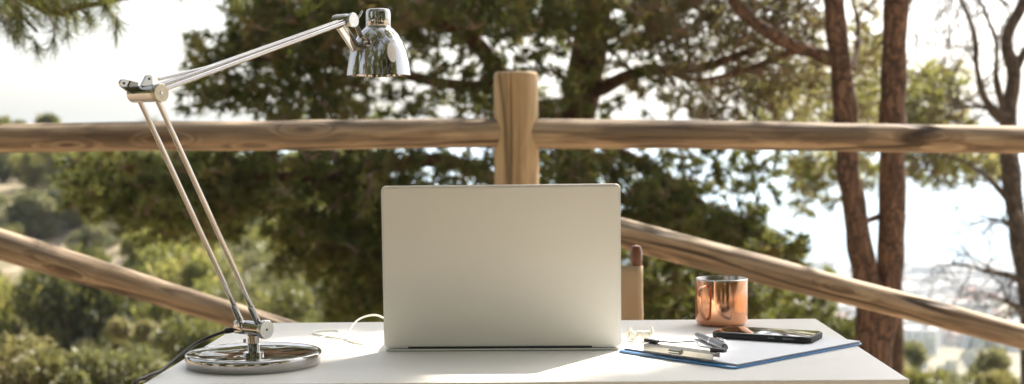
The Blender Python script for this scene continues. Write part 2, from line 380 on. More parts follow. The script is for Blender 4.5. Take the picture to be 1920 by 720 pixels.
# ------------------------------------------------------------------ foliage engine
def blades(name, C_, D_, T_, k, length, width, spread, rng, m, parent=None):
    """k narrow leaf blades per tuft; C centres, D directions, T tint per tuft"""
    n_ = len(C_); C = np.repeat(C_, k, 0); D = np.repeat(D_, k, 0)
    d = D + spread*rng.normal(size=C.shape); d /= np.linalg.norm(d, axis=1, keepdims=True)+1e-9
    s = np.cross(d, rng.normal(size=C.shape)); s /= np.linalg.norm(s, axis=1, keepdims=True)+1e-9
    ln = (length*rng.uniform(0.65, 1.25, size=(len(C), 1))); st = C + D*rng.uniform(-0.35, 0.35, size=(len(C), 1))*length
    wv = s*width*0.5
    V = np.stack([st-wv, st+wv, st+d*ln+wv*0.35, st+d*ln-wv*0.35], 1).reshape(-1, 3)
    nf = len(C); me = bpy.data.meshes.new(name)
    me.vertices.add(nf*4); me.vertices.foreach_set('co', V.astype(np.float32).ravel())
    me.loops.add(nf*4); me.loops.foreach_set('vertex_index', np.arange(nf*4, dtype=np.int32))
    me.polygons.add(nf); me.polygons.foreach_set('loop_start', np.arange(0, nf*4, 4, dtype=np.int32)); me.polygons.foreach_set('loop_total', np.full(nf, 4, dtype=np.int32))
    at_ = me.attributes.new('tint', 'FLOAT', 'POINT'); at_.data.foreach_set('value', np.clip(np.repeat(np.repeat(T_, k)+rng.normal(0, .06, nf), 4), 0, 1).astype(np.float32))
    me.update(); me.validate()
    return link(name, me, m, parent)
def prisms(name, A, B, ra, rb, m, parent=None):
    """many thin three-sided twigs in one mesh"""
    A = np.asarray(A); B = np.asarray(B); n_ = len(A)
    T = B-A; T /= np.linalg.norm(T, axis=1, keepdims=True)+1e-9
    u = np.cross(T, np.tile([0.3, 0.5, 0.81], (n_, 1))); u /= np.linalg.norm(u, axis=1, keepdims=True)+1e-9; v = np.cross(T, u)
    V = np.zeros((n_, 6, 3))
    for k in range(3):
        c, s = math.cos(k*2.094), math.sin(k*2.094)
        V[:, k] = A+(u*c+v*s)*np.reshape(ra, (-1, 1)); V[:, k+3] = B+(u*c+v*s)*np.reshape(rb, (-1, 1))
    F = []
    for i in range(n_):
        o = i*6
        for k in range(3): j = (k+1) % 3; F.append((o+k, o+j, o+3+j, o+3+k))
    me = bpy.data.meshes.new(name); me.from_pydata(V.reshape(-1, 3).tolist(), [], F); me.update()
    return link(name, me, m, parent)
def crown(parent, clumps, rng, needle_mat, twig_mat=TWIG, twigs=26, k=12, length=0.075, width=0.006, droop=0.25, spread=0.55, tint=(0.15, 0.75), perm=1.0, tw=0.004):
    """clumps: (centre, radius, density). twigs fan out from each clump's own branchlet and carry needle tufts along their outer half"""
    Cs, Ds, Ts, A, B, ra, rb = [], [], [], [], [], [], []
    for c, r, den in clumps:
        c = np.array(c); root = c + np.array([rng.normal()*0.25, rng.normal()*0.25, -0.25])*r
        tt = rng.uniform(*tint); n_ = max(3, int(twigs*den))
        for _ in range(n_):
            d = rng.normal(size=3); d[2] = d[2]*0.65; d /= np.linalg.norm(d)+1e-9
            end = c + d*r*rng.uniform(0.55, 1.12); mid = (root+end)/2 + np.array([0, 0, 0.12*r])+rng.normal(size=3)*0.06*r
            end[2] -= droop*r*rng.random()
            A += [root, mid]; B += [mid, end]; ra += [tw*1.5, tw]; rb += [tw, tw*0.5]
            td = (end-mid); td /= np.linalg.norm(td)+1e-9
            for s in (0.45, 0.75, 1.0):
                if rng.random() < perm: 
                    Cs.append(mid+(end-mid)*s+rng.normal(size=3)*0.03*r); Ds.append(td+np.array([0, 0, 0.25])); Ts.append(tt+rng.normal()*0.12)
    Ds = np.array(Ds); Ds /= np.linalg.norm(Ds, axis=1, keepdims=True)
    cr = blades('crown', np.array(Cs), Ds, np.array(Ts), k, length, width, spread, rng, needle_mat, parent)
    prisms('twigs', A, B, np.array(ra), np.array(rb), twig_mat, parent)
    return cr
PN_, PD_, PR_ = 5.2, 0.24, 0.36
def patch(rng, x0, y0, x1, y1, n_, Y0, Y1, r=(0.2, 0.4), den=(0.7, 1.2)):
    n_ = int(n_*PN_); den = (den[0]*PD_, den[1]*PD_); r = (r[0]*PR_, r[1]*PR_)
    nx = max(1, round(math.sqrt(n_*(x1-x0)/(y1-y0)))); ny = max(1, round(n_/nx))
    return [(at(x0+(x1-x0)*(i+rng.uniform(-.1, 1.1))/nx, y0+(y1-y0)*(j+rng.uniform(-.1, 1.1))/ny, rng.uniform(Y0, Y1)), rng.uniform(*r), rng.uniform(*den)) for i in range(nx) for j in range(ny)]
def limbs(parent, specs, m, name='branch', wob=0.18):
    for pts, rs in specs:
        bm = bmesh.new(); tube(bm, smooth_path(pts, 5*len(pts)), rs, 10, wob, 9); fin(name, bm, m, parent, angle=80)

# --- big pine right behind the fence post
rng = np.random.default_rng(11)
def ground_at(x, y): return float(height(x, y))
T = empty('pine_tree', (0.25, 8.2, ground_at(0.25, 8.2)))
tag(T, 'big dark pine behind the fence post, its crown filling the middle', 'tree')
def loc(o):                                         # keep world coordinates under a moved empty
    o.matrix_parent_inverse = Matrix.Translation(-o.parent.location); return o
bm = bmesh.new()
tube(bm, smooth_path([(0.25, 8.2, -1.6), (0.24, 8.2, 0.2), (0.20, 8.2, 1.1), (0.33, 8.25, 1.9), (0.28, 8.3, 3.2), (0.1, 8.3, 4.6), (0.2, 8.3, 6.2)], 40), [0.16, 0.125, 0.11, 0.095, 0.07, 0.03], 18, 0.2, 6)
loc(fin('trunk', bm, BARK, T, angle=80))
specs = [([(0.26, 8.2, 1.35), at(1130, 165, 8.0), at(1200, 135, 7.8), at(1310, 128, 7.7), at(1420, 90, 7.6)], [0.05, 0.035, 0.02]),
         ([(0.24, 8.2, 1.1), at(1150, 280, 7.9), at(1250, 335, 7.6), at(1350, 405, 7.4), at(1500, 490, 7.2)], [0.045, 0.03, 0.012]),
         ([(0.22, 8.2, 1.0), at(960, 160, 7.9), at(880, 70, 7.6), at(780, 20, 7.5), at(640, -40, 7.4)], [0.06, 0.045, 0.02]),
         ([(0.24, 8.2, 0.6), at(960, 350, 8.0), at(820, 300, 7.7), at(640, 330, 7.4), at(420, 330, 7.2), at(220, 350, 7.1)], [0.055, 0.035, 0.012]),
         ([(0.24, 8.2, 0.3), at(980, 420, 8.0), at(860, 440, 7.8), at(700, 470, 7.4)], [0.045, 0.03, 0.012]),
         ([at(960, 160, 7.9), at(860, 160, 7.7), at(700, 130, 7.5), at(520, 110, 7.3), at(380, 120, 7.2)], [0.04, 0.025, 0.01]),
         ([(0.28, 8.3, 2.4), at(1230, 20, 8.0), at(1380, -60, 7.8)], [0.05, 0.02]),
         ([(0.26, 8.3, 2.8), at(900, -80, 8.0), at(640, -180, 7.8)], [0.05, 0.02])]
limbs(T, specs, BARK)
cl = []
cl += patch(rng, 350, 70, 460, 205, 9, 7.0, 7.6, (0.10, 0.18), (0.4, 0.7))
cl += patch(rng, 440, -20, 660, 90, 20, 7.0, 8.2, (0.2, 0.36))
cl += patch(rng, 480, 90, 660, 230, 15, 7.0, 8.2, (0.16, 0.3), (0.6, 1.0))
cl += patch(rng, 640, -30, 1080, 50, 30, 7.0, 8.6, (0.22, 0.4))
cl += patch(rng, 640, 50, 900, 235, 13, 7.0, 8.4, (0.14, 0.26), (0.5, 0.8))
cl += patch(rng, 880, 40, 1090, 235, 13, 7.0, 8.6, (0.16, 0.30), (0.5, 0.85))
cl += patch(rng, 1090, -20, 1260, 90, 10, 7.0, 8.4, (0.16, 0.28), (0.5, 0.8))
cl += patch(rng, 1090, 90, 1300, 235, 6, 7.0, 8.4, (0.12, 0.22), (0.35, 0.6))
cl += patch(rng, 130, 290, 420, 400, 15, 6.8, 7.8, (0.16, 0.28))
cl += patch(rng, 380, 280, 760, 400, 28, 6.8, 8.2, (0.2, 0.34), (0.7, 1.1))
cl += patch(rng, 230, 380, 440, 440, 6, 6.9, 7.8, (0.12, 0.22))
cl += patch(rng, 520, 400, 760, 500, 14, 7.0, 8.0, (0.15, 0.26))
cl += patch(rng, 620, 460, 760, 600, 16, 7.2, 8.4, (0.2, 0.3), (0.9, 1.3))
cl += patch(rng, 1170, 430, 1420, 600, 22, 7.4, 8.6, (0.2, 0.32), (0.9, 1.2)) + patch(rng, 1380, 520, 1560, 610, 9, 7.4, 8.4, (0.14, 0.24), (0.7, 1.0))
cl += patch(rng, 740, 270, 1160, 620, 34, 7.0, 8.6, (0.22, 0.36))
cl += patch(rng, 1170, 340, 1300, 430, 10, 7.0, 7.8, (0.16, 0.26), (0.6, 1.0))
cl += patch(rng, 1280, 390, 1420, 460, 9, 7.0, 7.6, (0.13, 0.22), (0.6, 1.0))
cl += patch(rng, 1400, 440, 1500, 500, 5, 7.0, 7.4, (0.10, 0.15), (0.5, 0.8))
cl += patch(rng, 1030, 285, 1180, 340, 5, 7.2, 8.0, (0.12, 0.2), (0.4, 0.6))
cl += patch(rng, 1180, 275, 1460, 360, 11, 7.2, 8.0, (0.10, 0.16), (0.3, 0.5))
cl += patch(rng, 380, -300, 1100, -60, 24, 7.2, 9.0, (0.3, 0.45), (1.2, 1.6)) + patch(rng, 1100, -260, 1600, -60, 24, 7.0, 8.4, (0.3, 0.45), (1.0, 1.4))
for _ in range(34):
    cl.append(((rng.uniform(-2.2, 1.6), rng.uniform(7.2, 9.6), rng.uniform(2.3, 5.6)), rng.uniform(0.3, 0.5), 0.8))
crn = crown(T, cl, rng, NEEDLE, twigs=28, k=8, length=0.052, width=0.0095, tint=(0.02, 0.95), spread=0.8)
for ch in list(T.children):
    if ch.matrix_parent_inverse == Matrix.Identity(4): loc(ch)

# --- brown, half-dry twigs and the twin trunks on the right
T = empty('pine_tree', (1.8, 7.0, ground_at(1.8, 7.0)))
tag(T, 'reddish pine on the right with two trunks forking from one base', 'tree')
bm = bmesh.new()
base = [(1.71, 7.0, -1.4), at(1637, 740, 7), at(1635, 660, 7)]
tube(bm, smooth_path(base+[at(1662, 560, 7), at(1672, 440, 7), at(1673, 230, 7), at(1677, 60, 7), at(1680, -120, 7), at(1640, -500, 7.2), at(1660, -900, 7.4)], 70), [0.105, 0.098, 0.085, 0.07, 0.066, 0.064, 0.062, 0.05, 0.03], 20, 0.22, 7)
tube(bm, smooth_path([at(1640, 690, 7.0), at(1628, 560, 6.97), at(1608, 430, 6.96), at(1590, 300, 6.96), at(1582, 180, 6.98), at(1566, 30, 7.0), at(1556, -120, 7.0), at(1480, -500, 7.0), at(1420, -800, 7.2)], 70), [0.085, 0.075, 0.062, 0.058, 0.06, 0.055, 0.05, 0.035, 0.02], 20, 0.25, 7)
loc(fin('trunk', bm, BARK, T, angle=80))
specs = [([at(1560, 110, 7.0), at(1500, 90, 6.95), at(1440, 60, 6.9), at(1390, 20, 6.9), at(1330, -60, 6.8)], [0.04, 0.035, 0.02]),
         ([at(1600, 130, 7.0), at(1610, 60, 7.2), at(1600, 0, 7.3)], [0.015, 0.01]),
         ([at(1608, 420, 7.0), at(1650, 405, 7.0), at(1672, 395, 7.0)], [0.014, 0.016]),
         ([at(1500, 90, 6.95), at(1400, 130, 7.0), at(1300, 150, 7.1), at(1210, 120, 7.2)], [0.022, 0.012, 0.006])]
for _ in range(14):
    z0 = rng.uniform(2.4, 6.0); a = rng.uniform(0, 6.28); p = Vector((1.55+0.1*rng.normal(), 7.0, z0)); l = rng.uniform(0.8, 2.0)
    specs.append(([p, p+Vector((math.cos(a)*l*.5, math.sin(a)*l*.5, 0.25)), p+Vector((math.cos(a)*l, math.sin(a)*l, 0.6))], [0.04, 0.02, 0.008]))
limbs(T, specs, BARK)
cl = []
cl += patch(rng, 1180, -30, 1540, 60, 14, 6.8, 8.4, (0.2, 0.36), (0.6, 0.9))
cl += patch(rng, 1230, 60, 1540, 160, 12, 6.8, 8.4, (0.16, 0.3), (0.5, 0.8))
cl += patch(rng, 1270, 150, 1560, 235, 7, 6.8, 8.4, (0.12, 0.22), (0.5, 0.8))
cl += patch(rng, 1590, -20, 1660, 230, 3, 7.2, 8.0, (0.10, 0.16), (0.3, 0.5))
cl += patch(rng, 1090, -20, 1330, 130, 7, 7.4, 8.6, (0.16, 0.28), (0.4, 0.6)) + patch(rng, 1330, 0, 1560, 210, 8, 7.2, 8.6, (0.16, 0.28), (0.4, 0.6)) + patch(rng, 1590, 0, 1660, 200, 2, 7.2, 8.0, (0.14, 0.2), (0.4, 0.6))
dry = crown(T, cl, rng, NEEDLEB, twigs=42, k=5, length=0.055, width=0.0065, tint=(0.0, 0.9), perm=0.8, tw=0.005)
cl = []
for _ in range(46):
    a = rng.uniform(0, 6.28); q = rng.uniform(0.3, 2.5)**1.0
    cl.append(((1.5+math.cos(a)*q, 7.0+math.sin(a)*q*0.9, rng.uniform(3.0, 6.8)), rng.uniform(0.28, 0.5), rng.uniform(0.5, 0.9)))
LIT = [(-0.40, -0.14, 1.93, 2.22), (0.12, 0.24, 1.93, 2.13), (0.0, 0.10, 1.82, 1.90)]      # parts of the desk the canopy leaves in the sun
def over(p, r):
    t_ = (p[2]-0.75)/sv.z; sx_, sy_ = p[0]-sv.x*t_, p[1]-sv.y*t_
    return any(a-r*1.2 < sx_ < b_+r*1.2 and c-r*1.2 < sy_ < d+r*1.2 for a, b_, c, d in LIT)
n0 = 0
while n0 < 60:
    t_ = rng.uniform(6.0, 9.5); p = (rng.uniform(-1.7, 1.6)+sv.x*t_, rng.uniform(1.0, 3.3)+sv.y*t_, 0.75+sv.z*t_); r = rng.uniform(0.14, 0.30)
    if over(p, r): continue
    cl.append((p, r, rng.uniform(0.4, 0.8))); n0 += 1
n0 = 0
while n0 < 170:                                     # finer unseen sprays, placed toward the sun to dapple the desk with shade
    t_ = rng.uniform(5.0, 9.0); gx, gy = (rng.uniform(-0.7, 0.7), rng.uniform(2.22, 2.5)) if n0 < 54 else (rng.uniform(0.1, 0.75), rng.uniform(1.6, 2.3)) if n0 < 150 else (rng.uniform(-0.8, -0.2), rng.uniform(1.6, 2.2))
    p = (gx+sv.x*t_, gy+sv.y*t_, 0.75+sv.z*t_); r = rng.uniform(0.07, 0.15)
    if over(p, r): n0 += 0.2; continue
    cl.append((p, r, rng.uniform(0.5, 0.85))); n0 += 1
cl = [c for c in cl if not over(c[0], c[1])]
crown(T, cl, rng, NEEDLE, twigs=26, k=10, length=0.08, width=0.0065, tint=(0.1, 0.7))
for ch in list(T.children):
    if ch.matrix_parent_inverse == Matrix.Identity(4): loc(ch)

# --- yellow-green pine beyond the twin trunks
T = empty('pine_tree', (3.35, 11.5, ground_at(3.35, 11.5)))
tag(T, 'yellow green young pine seen behind the twin trunks, over the rail', 'tree')
bm = bmesh.new(); tube(bm, smooth_path([(2.95, 11.5, -3), (2.97, 11.5, 0), (2.98, 11.5, 1.6), (3.1, 11.5, 2.6)], 24), [0.09, 0.06, 0.04, 0.015], 12, 0.2, 6)
loc(fin('trunk', bm, BARK, T, angle=80))
cl = patch(rng, 1700, 120, 1800, 220, 8, 11, 12, (0.2, 0.36), (0.5, 0.9)) + patch(rng, 1590, 170, 1720, 260, 7, 11, 12, (0.18, 0.3), (0.4, 0.7))
cl += patch(rng, 1700, 220, 1830, 300, 6, 11, 12, (0.2, 0.32), (0.4, 0.8)) + patch(rng, 1480, 290, 1620, 340, 5, 11, 12, (0.18, 0.28), (0.3, 0.5)) + patch(rng, 1700, 290, 1900, 340, 7, 11, 12, (0.16, 0.26), (0.3, 0.5))
cl += patch(rng, 1400, 120, 1560, 250, 10, 10, 12, (0.2, 0.3), (0.5, 0.8)) + patch(rng, 1580, 60, 1660, 340, 9, 10, 12, (0.18, 0.28), (0.5, 0.7)) + patch(rng, 1480, 290, 1600, 400, 5, 11, 12, (0.16, 0.24), (0.3, 0.5))
crown(T, cl, rng, NEEDLEY, twigs=19, k=7, length=0.10, width=0.0115, tint=(0.1, 0.9), tw=0.006)
for ch in list(T.children):
    if ch.matrix_parent_inverse == Matrix.Identity(4): loc(ch)

# --- pine reaching into the top left corner
T = empty('pine_tree', (-3.4, 5.6, ground_at(-3.4, 5.6)))
tag(T, 'pine whose dark needle sprays hang into the top left corner', 'tree')
bm = bmesh.new(); tube(bm, smooth_path([(-3.4, 5.6, -0.4), (-3.35, 5.6, 1.2), (-3.5, 5.5, 2.8), (-3.3, 5.4, 4.6)], 24), [0.14, 0.11, 0.08, 0.03], 14, 0.2, 6)
loc(fin('trunk', bm, BARK, T, angle=80))
limbs(T, [([(-3.45, 5.5, 2.3), (-2.7, 5.0, 2.25), at(40, -10, 4.7), at(160, 10, 4.6), at(330, -30, 4.5)], [0.05, 0.03, 0.012, 0.006]),
              ([(-2.7, 5.0, 2.25), (-2.2, 4.8, 1.9), at(70, 60, 4.6)], [0.02, 0.006])], BARK)
cl = []
for _ in range(18): cl.append(((rng.uniform(-4.4, -2.4), rng.uniform(4.6, 6.6), rng.uniform(2.3, 4.6)), rng.uniform(0.25, 0.4), 0.8))
crown(T, cl, rng, NEEDLE, twigs=20, k=16, length=0.085, width=0.0030, tint=(0.0, 0.45), spread=0.45)
Cs, Ds, Ts, A, B, ra, rb = [], [], [], [], [], [], []
tufts = [(rng.uniform(-70, 235), rng.uniform(-60, 60)) for _ in range(120)]
tufts = [q for q in tufts if q[1] < 78-0.42*max(q[0], 20) or rng.random() < 0.16] + [(70, 92), (128, 66), (140, 40), (30, 70), (100, 80), (168, 44), (200, 20)]
tufts += [(x_+rng.normal()*6, rng.uniform(-34, -8)) for x_ in (285, 305, 325, 345, 395, 420, 445, 465)]
for x_, y_ in tufts:
    Y_ = rng.uniform(4.3, 4.8); tip = at(x_, y_, Y_); root = at(x_-rng.uniform(5, 40), y_-rng.uniform(20, 60), Y_+rng.uniform(-.05, .1)); mid = (tip+root)/2+Vector((0.01, 0, 0.012))
    A += [tuple(root), tuple(mid)]; B += [tuple(mid), tuple(tip)]; ra += [0.004, 0.003]; rb += [0.003, 0.0015]
    d_ = (tip-mid).normalized()
    for q in (0.0, 0.5, 1.0): Cs.append(tuple(mid.lerp(tip, q))); Ds.append(tuple(d_)); Ts.append(rng.uniform(0.0, 0.35))
spray = blades('needle_sprays', np.array(Cs), np.array(Ds), np.array(Ts), 26, 0.066, 0.0024, 0.62, rng, NEEDLE, T)
stw = prisms('spray_twigs', A, B, np.array(ra), np.array(rb), TWIG, T)
bm = bmesh.new(); bm.from_mesh(spray.data); k0 = len(bm.faces); bm.from_mesh(stw.data); bm.faces.ensure_lookup_table()
for f in bm.faces[k0:]: f.material_index = 1
bm.to_mesh(spray.data); bm.free(); spray.data.materials.append(TWIG); bpy.data.objects.remove(stw)
for ch in list(T.children):
    if ch.matrix_parent_inverse == Matrix.Identity(4): loc(ch)

# --- leafless tree on the right edge
T = empty('bare_tree', (3.2, 9.0, ground_at(3.2, 9.0)))
tag(T, 'leafless grey tree with drooping thin twigs at the right edge', 'tree')
bm = bmesh.new()
tube(bm, smooth_path([(3.2, 9.0, -2.2), at(1935, 620, 9), at(1912, 440, 9), at(1895, 330, 9), at(1890, 230, 9), at(1900, 140, 9), at(1888, 70, 9), at(1925, -10, 9), at(1960, -150, 9), at(1900, -400, 9)], 60), [0.09, 0.08, 0.06, 0.065, 0.05, 0.04, 0.035, 0.03, 0.015], 12, 0.25, 7)
loc(fin('trunk', bm, BARKG, T, angle=80))
specs = [([at(1892, 235, 9), at(1850, 190, 8.95), at(1832, 130, 8.9), at(1826, 60, 8.9), at(1800, 0, 8.9), at(1760, -60, 8.9)], [0.045, 0.02, 0.015, 0.008]),
         ([at(1888, 225, 9), at(1868, 150, 9), at(1868, 80, 9), at(1845, 20, 9), at(1820, -40, 9)], [0.03, 0.016, 0.012, 0.006]),
         ([at(1888, 222, 9), at(1860, 205, 9), at(1820, 200, 9), at(1790, 205, 9)], [0.02, 0.012, 0.004]),
         ([at(1935, 545, 9), at(1900, 520, 8.9), at(1850, 508, 8.8), at(1785, 492, 8.7)], [0.04, 0.024, 0.012, 0.005]),
         ([at(1930, 590, 9), at(1900, 572, 8.9), at(1880, 562, 8.9)], [0.03, 0.012]),
         ([at(1912, 445, 9), at(1890, 420, 8.9), at(1880, 412, 8.9)], [0.015, 0.008]),
         ([at(1893, 380, 9), at(1850, 330, 9), at(1800, 300, 9), at(1760, 290, 9)], [0.022, 0.010, 0.004]),
         ([at(1900, 140, 9), at(1925, 90, 9), at(1960, 60, 9)], [0.03, 0.015])]
for _ in range(26):
    x = rng.uniform(1700, 1850); y = rng.uniform(-60, 30); l = rng.uniform(60, 190); dx = rng.uniform(-30, 45)
    specs.append(([at(x, y, 8.9), at(x+dx*.6, y+l*.5, 8.85), at(x+dx*.7, y+l, 8.85)], [0.005, 0.0035, 0.002]))
for _ in range(16):
    x = rng.uniform(1700, 1880); y = rng.uniform(290, 400); l = rng.uniform(50, 130); dx = rng.uniform(-60, 60)
    specs.append(([at(x, y, 8.9), at(x+dx*.6, y+l*.4, 8.85), at(x+dx*1.2, y+l, 8.85)], [0.006, 0.004, 0.002]))
specs.append(([at(1892, 10, 9.0), at(1780, -60, 9), at(1690, -30, 8.9)], [0.012, 0.006]))
main_ = [q for q in specs if q[1][0] >= 0.012]; specs = main_
limbs(T, specs, BARKG, wob=0.3)
A, B, ra, rb = [], [], [], []
g = np.random.default_rng(31)
def twig(p, d, l, r, dep):
    q = p
    for i in range(4):
        d = (d + Vector(g.normal(size=3))*0.28 + Vector((0, 0, -0.16))).normalized(); e = q+d*l/4
        A.append(q); B.append(e); ra.append(r*(1-i*.2)); rb.append(r*(.8-i*.2)); q = e
        if dep and g.random() < 0.75: twig(q, (d+Vector(g.normal(size=3))*0.9).normalized(), l*0.55, r*.6, dep-1)
for pts, rs in main_:
    sp = smooth_path(pts, 24)
    for i in range(4, len(sp), 2): twig(sp[i], ((sp[i]-sp[i-1]).normalized()+Vector(g.normal(size=3))*0.7).normalized(), g.uniform(0.25, 0.65), 0.0066, 2)
for _ in range(20): twig(at(g.uniform(1700, 1880), g.uniform(-70, 10), 9+g.uniform(-.3, .3)), Vector((g.normal()*.4, 0, -1)), g.uniform(0.3, 0.7), 0.006, 2)
prisms('twigs', [tuple(a) for a in A], [tuple(b_) for b_ in B], np.array(ra), np.array(rb), BARKG, T)
for ch in list(T.children):
    if ch.matrix_parent_inverse == Matrix.Identity(4): loc(ch)

# --- trees standing behind the photographer (mirrored in the chrome)
def back_tree(x, y, h, r, label, seed):
    g = np.random.default_rng(seed); t_ = empty('pine_tree', (x, y, 0)); tag(t_, label, 'tree')
    bm = bmesh.new(); tube(bm, smooth_path([(0, 0, -.2), (0.1, 0.05, h*.35), (-0.05, 0, h*.7), (0, 0, h*.95)], 24), [0.17, 0.13, 0.09, 0.03], 12, 0.2, 5); fin('trunk', bm, BARK, t_, angle=80)
    c_ = []
    for _ in range(85):
        a = g.uniform(0, 6.28); q = r*g.uniform(0.1, 1)**0.6; c_.append(((math.cos(a)*q, math.sin(a)*q, g.uniform(0.22, 1.0)*h), g.uniform(0.4, 0.65), 1.1))
    crown(t_, c_, g, NEEDLE, twigs=26, k=8, length=0.16, width=0.022, tint=(0.1, 0.8))
for i_, (x, y, h, r, lb) in enumerate([(-4.6, -3.0, 6.5, 1.7, 'pine at the back left of the terrace'), (-1.9, -5.2, 7.5, 1.9, 'tall pine behind the photographer, left of the gap'), (2.6, -4.6, 6.8, 1.8, 'pine behind the photographer, right of the gap'),
        (5.4, -1.8, 6.2, 1.8, 'pine at the back right of the terrace'), (-6.2, 1.2, 7.0, 2.0, 'pine beside the terrace on the left'), (0.4, -9.0, 8.5, 2.4, 'farthest pine behind the terrace'), (5.6, -5.0, 7.5, 2.2, 'unseen broad pine added behind the right end of the terrace to darken the lamp shade'), (8.2, -2.2, 7.5, 2.2, 'unseen outer pine added at the right of the terrace to darken the lamp shade')]):  # last two are added to keep bright sky off the lamp shade
    back_tree(x, y, h, r, lb, 400+i_)

T = empty('pine_tree', (3.3, -0.8, 0)); tag(T, 'unseen old pine, its boughs placed over the desk to deepen the shade', 'tree')
bm = bmesh.new(); tube(bm, smooth_path([(0, 0, -.2), (0.1, 0.1, 1.6), (-0.1, 0.2, 3.2), (-0.5, 0.3, 4.6), (-1.0, 0.4, 5.6)], 30), [0.2, 0.16, 0.12, 0.05], 14, 0.2, 5); fin('trunk', bm, BARK, T, angle=80)
g = np.random.default_rng(77)
for a in range(6):
    e = Vector((g.uniform(-5.4, -2.5), g.uniform(1.2, 3.4), g.uniform(2.8, 4.0)))
    limbs(T, [([(-0.1, 0.2, 3.0), Vector((-0.1, 0.2, 3.4)).lerp(e, .5)+Vector((0, 0, .4)), e], [0.08, 0.05, 0.015])], BARK)
cl = []
for _ in range(62): cl.append(((g.uniform(-6.0, -1.6), g.uniform(1.0, 3.6), g.uniform(2.6, 4.2)), g.uniform(0.24, 0.40), g.uniform(0.7, 1.1)))  # unseen boughs gathered above the desk to cut the sky light on it
crown(T, cl, g, NEEDLE, twigs=24, k=8, length=0.12, width=0.014, tint=(0.1, 0.8))

# --- shrubs
def leaf_blob(name, parent, rng, centres, m, per=520, k=3, length=0.09, width=0.05, tint=(0.2, 0.8), loc0=(0, 0, 0)):
    Cs, Ds, Ts = [], [], []
    for c, r in centres:
        tt = rng.uniform(*tint)
        d = rng.normal(size=(per, 3)); d /= np.linalg.norm(d, axis=1, keepdims=True)
        q = rng.uniform(0.45, 1.08, size=(per, 1))**0.6
        lump = 1+0.22*np.sin(d[:, :1]*7+c[0]*3)*np.cos(d[:, 1:2]*6+c[1]*5)
        Cs.append(np.array(c)+d*q*r*lump*np.array([1, 1, 0.85])); Ds.append(d); Ts.append(tt+rng.normal(0, .13, per))
    return blades(name, np.concatenate(Cs), np.concatenate(Ds), np.concatenate(Ts), k, length, width, 0.8, rng, m, parent)
def shrub(name, x, y, h, w_, m, label, seed, group=None, leaf=0.06, per=420, sub=9, cat='shrub', tint=(0.15, 0.85), zoff=0.0):
    g = np.random.default_rng(seed); z = ground_at(x, y)+zoff
    t_ = empty(name, (x, y, z)); tag(t_, label, cat, group)
    cs = []
    for i in range(sub):
        a = g.uniform(0, 6.28); q = g.uniform(0, 0.85)*w_/2
        cs.append(((math.cos(a)*q, math.sin(a)*q, g.uniform(0.22, 0.86)*h), g.uniform(0.09, 0.22)*w_))
    leaf_blob('foliage', t_, g, cs, m, per, 2, leaf, leaf*0.55, tint)
    A = [np.array([0, 0, -0.15])+g.normal(size=3)*[0.04, 0.04, 0] for _ in cs]; B = [np.array(c) for c, r in cs]
    prisms('stem', A, B, np.full(len(A), 0.03*w_/1.5), np.full(len(A), 0.008), TWIG, t_)
    return t_
def copy_tree(o, parent=None):
    c_ = o.copy(); COL.objects.link(c_); c_.parent = parent
    for ch in list(o.children): copy_tree(ch, c_)
    return c_
def xy(px, Y): p = at(px, 400, Y); return p.x
# near shrubs, just below the terrace: (px, Y, height of top pixel, width px, material, label)
near = [(60, 10.0, 610, 330, GOLD, 'straw coloured dry bush low in the bottom left corner'),
        (235, 9.5, 628, 260, OLIVE, 'soft grey green bush below the left end of the desk'),
        (360, 13.0, 575, 300, SHRUB, 'dark green bush under the lower left fence log'),
        (300, 17.0, 575, 200, GOLD, 'pale yellowish bush just left of the lamp base'),
        (470, 20.0, 455, 300, OLIVE, 'silvery bush between the two lamp rods'),
        (600, 16.0, 500, 260, SHRUB, 'light green bush right of the lamp joint, above the desk edge'),
        (640, 24.0, 420, 260, OLIVE, 'tall pale shrub half way between the lamp and the laptop'),
        (1290, 9.0, 500, 330, SHRUB, 'dark shrub directly behind the copper mug'),
        (1460, 10.0, 520, 300, SHRUB, 'olive shrub behind the phone under the right fence log'),
        (1560, 12.5, 555, 200, GOLD, 'yellow leaved bush left of the forked pine base'),
        (1200, 10.0, 505, 200, SHRUB, 'dark shrub behind the canvas chair'),
        (1740, 15.0, 655, 170, SHRUB, 'green bush right of the forked pine base'),
        (1800, 13.0, 640, 190, OLIVE, 'feathery pale bush between the forked pine and the corner'),
        (1880, 12.0, 668, 180, GOLD, 'yellow green bush in the bottom right corner'),
        (1860, 26.0, 595, 120, OLIVE, 'round green tree crown rising above the bottom right bushes'),
        (1700, 30.0, 590, 120, OLIVE, 'slim hazy green tree beside the forked pine, below the log')]
for i, (px, Y, top, wpx, m_, lab) in enumerate(near):
    x = xy(px, Y); z = ground_at(x, Y); h_ = at(px, top, Y).z - z; w_ = wpx/FPX*Y
    if h_ > 2.2*w_:
        shrub('young_tree', x, Y, h_, w_, m_, lab, 50+i, leaf=0.004*Y+0.02, per=520, sub=16, cat='tree')
    else: shrub('shrub', x, Y, h_, w_, m_, lab, 50+i, leaf=0.0022*Y+0.018, per=430, sub=26)
for i, (x, y, lab) in enumerate([(-3.4, -2.2, 'unseen bush added at the back left of the terrace to darken the chrome'), (-1.6, -3.0, 'unseen bush added behind the camera, left, to darken the chrome'), (0.3, -3.6, 'unseen bush added straight behind the camera to darken the chrome'), (2.0, -2.8, 'unseen bush added behind the camera, right, to darken the chrome'), (-4.2, 0.0, 'unseen bush added at the left side of the terrace to darken the chrome')]):
    shrub('shrub', x, y, 2.0, 2.2, SHRUB, lab, 500+i, leaf=0.08, per=260, sub=16, tint=(0.0, 0.5))  # unseen bushes, added to darken what the chrome mirrors
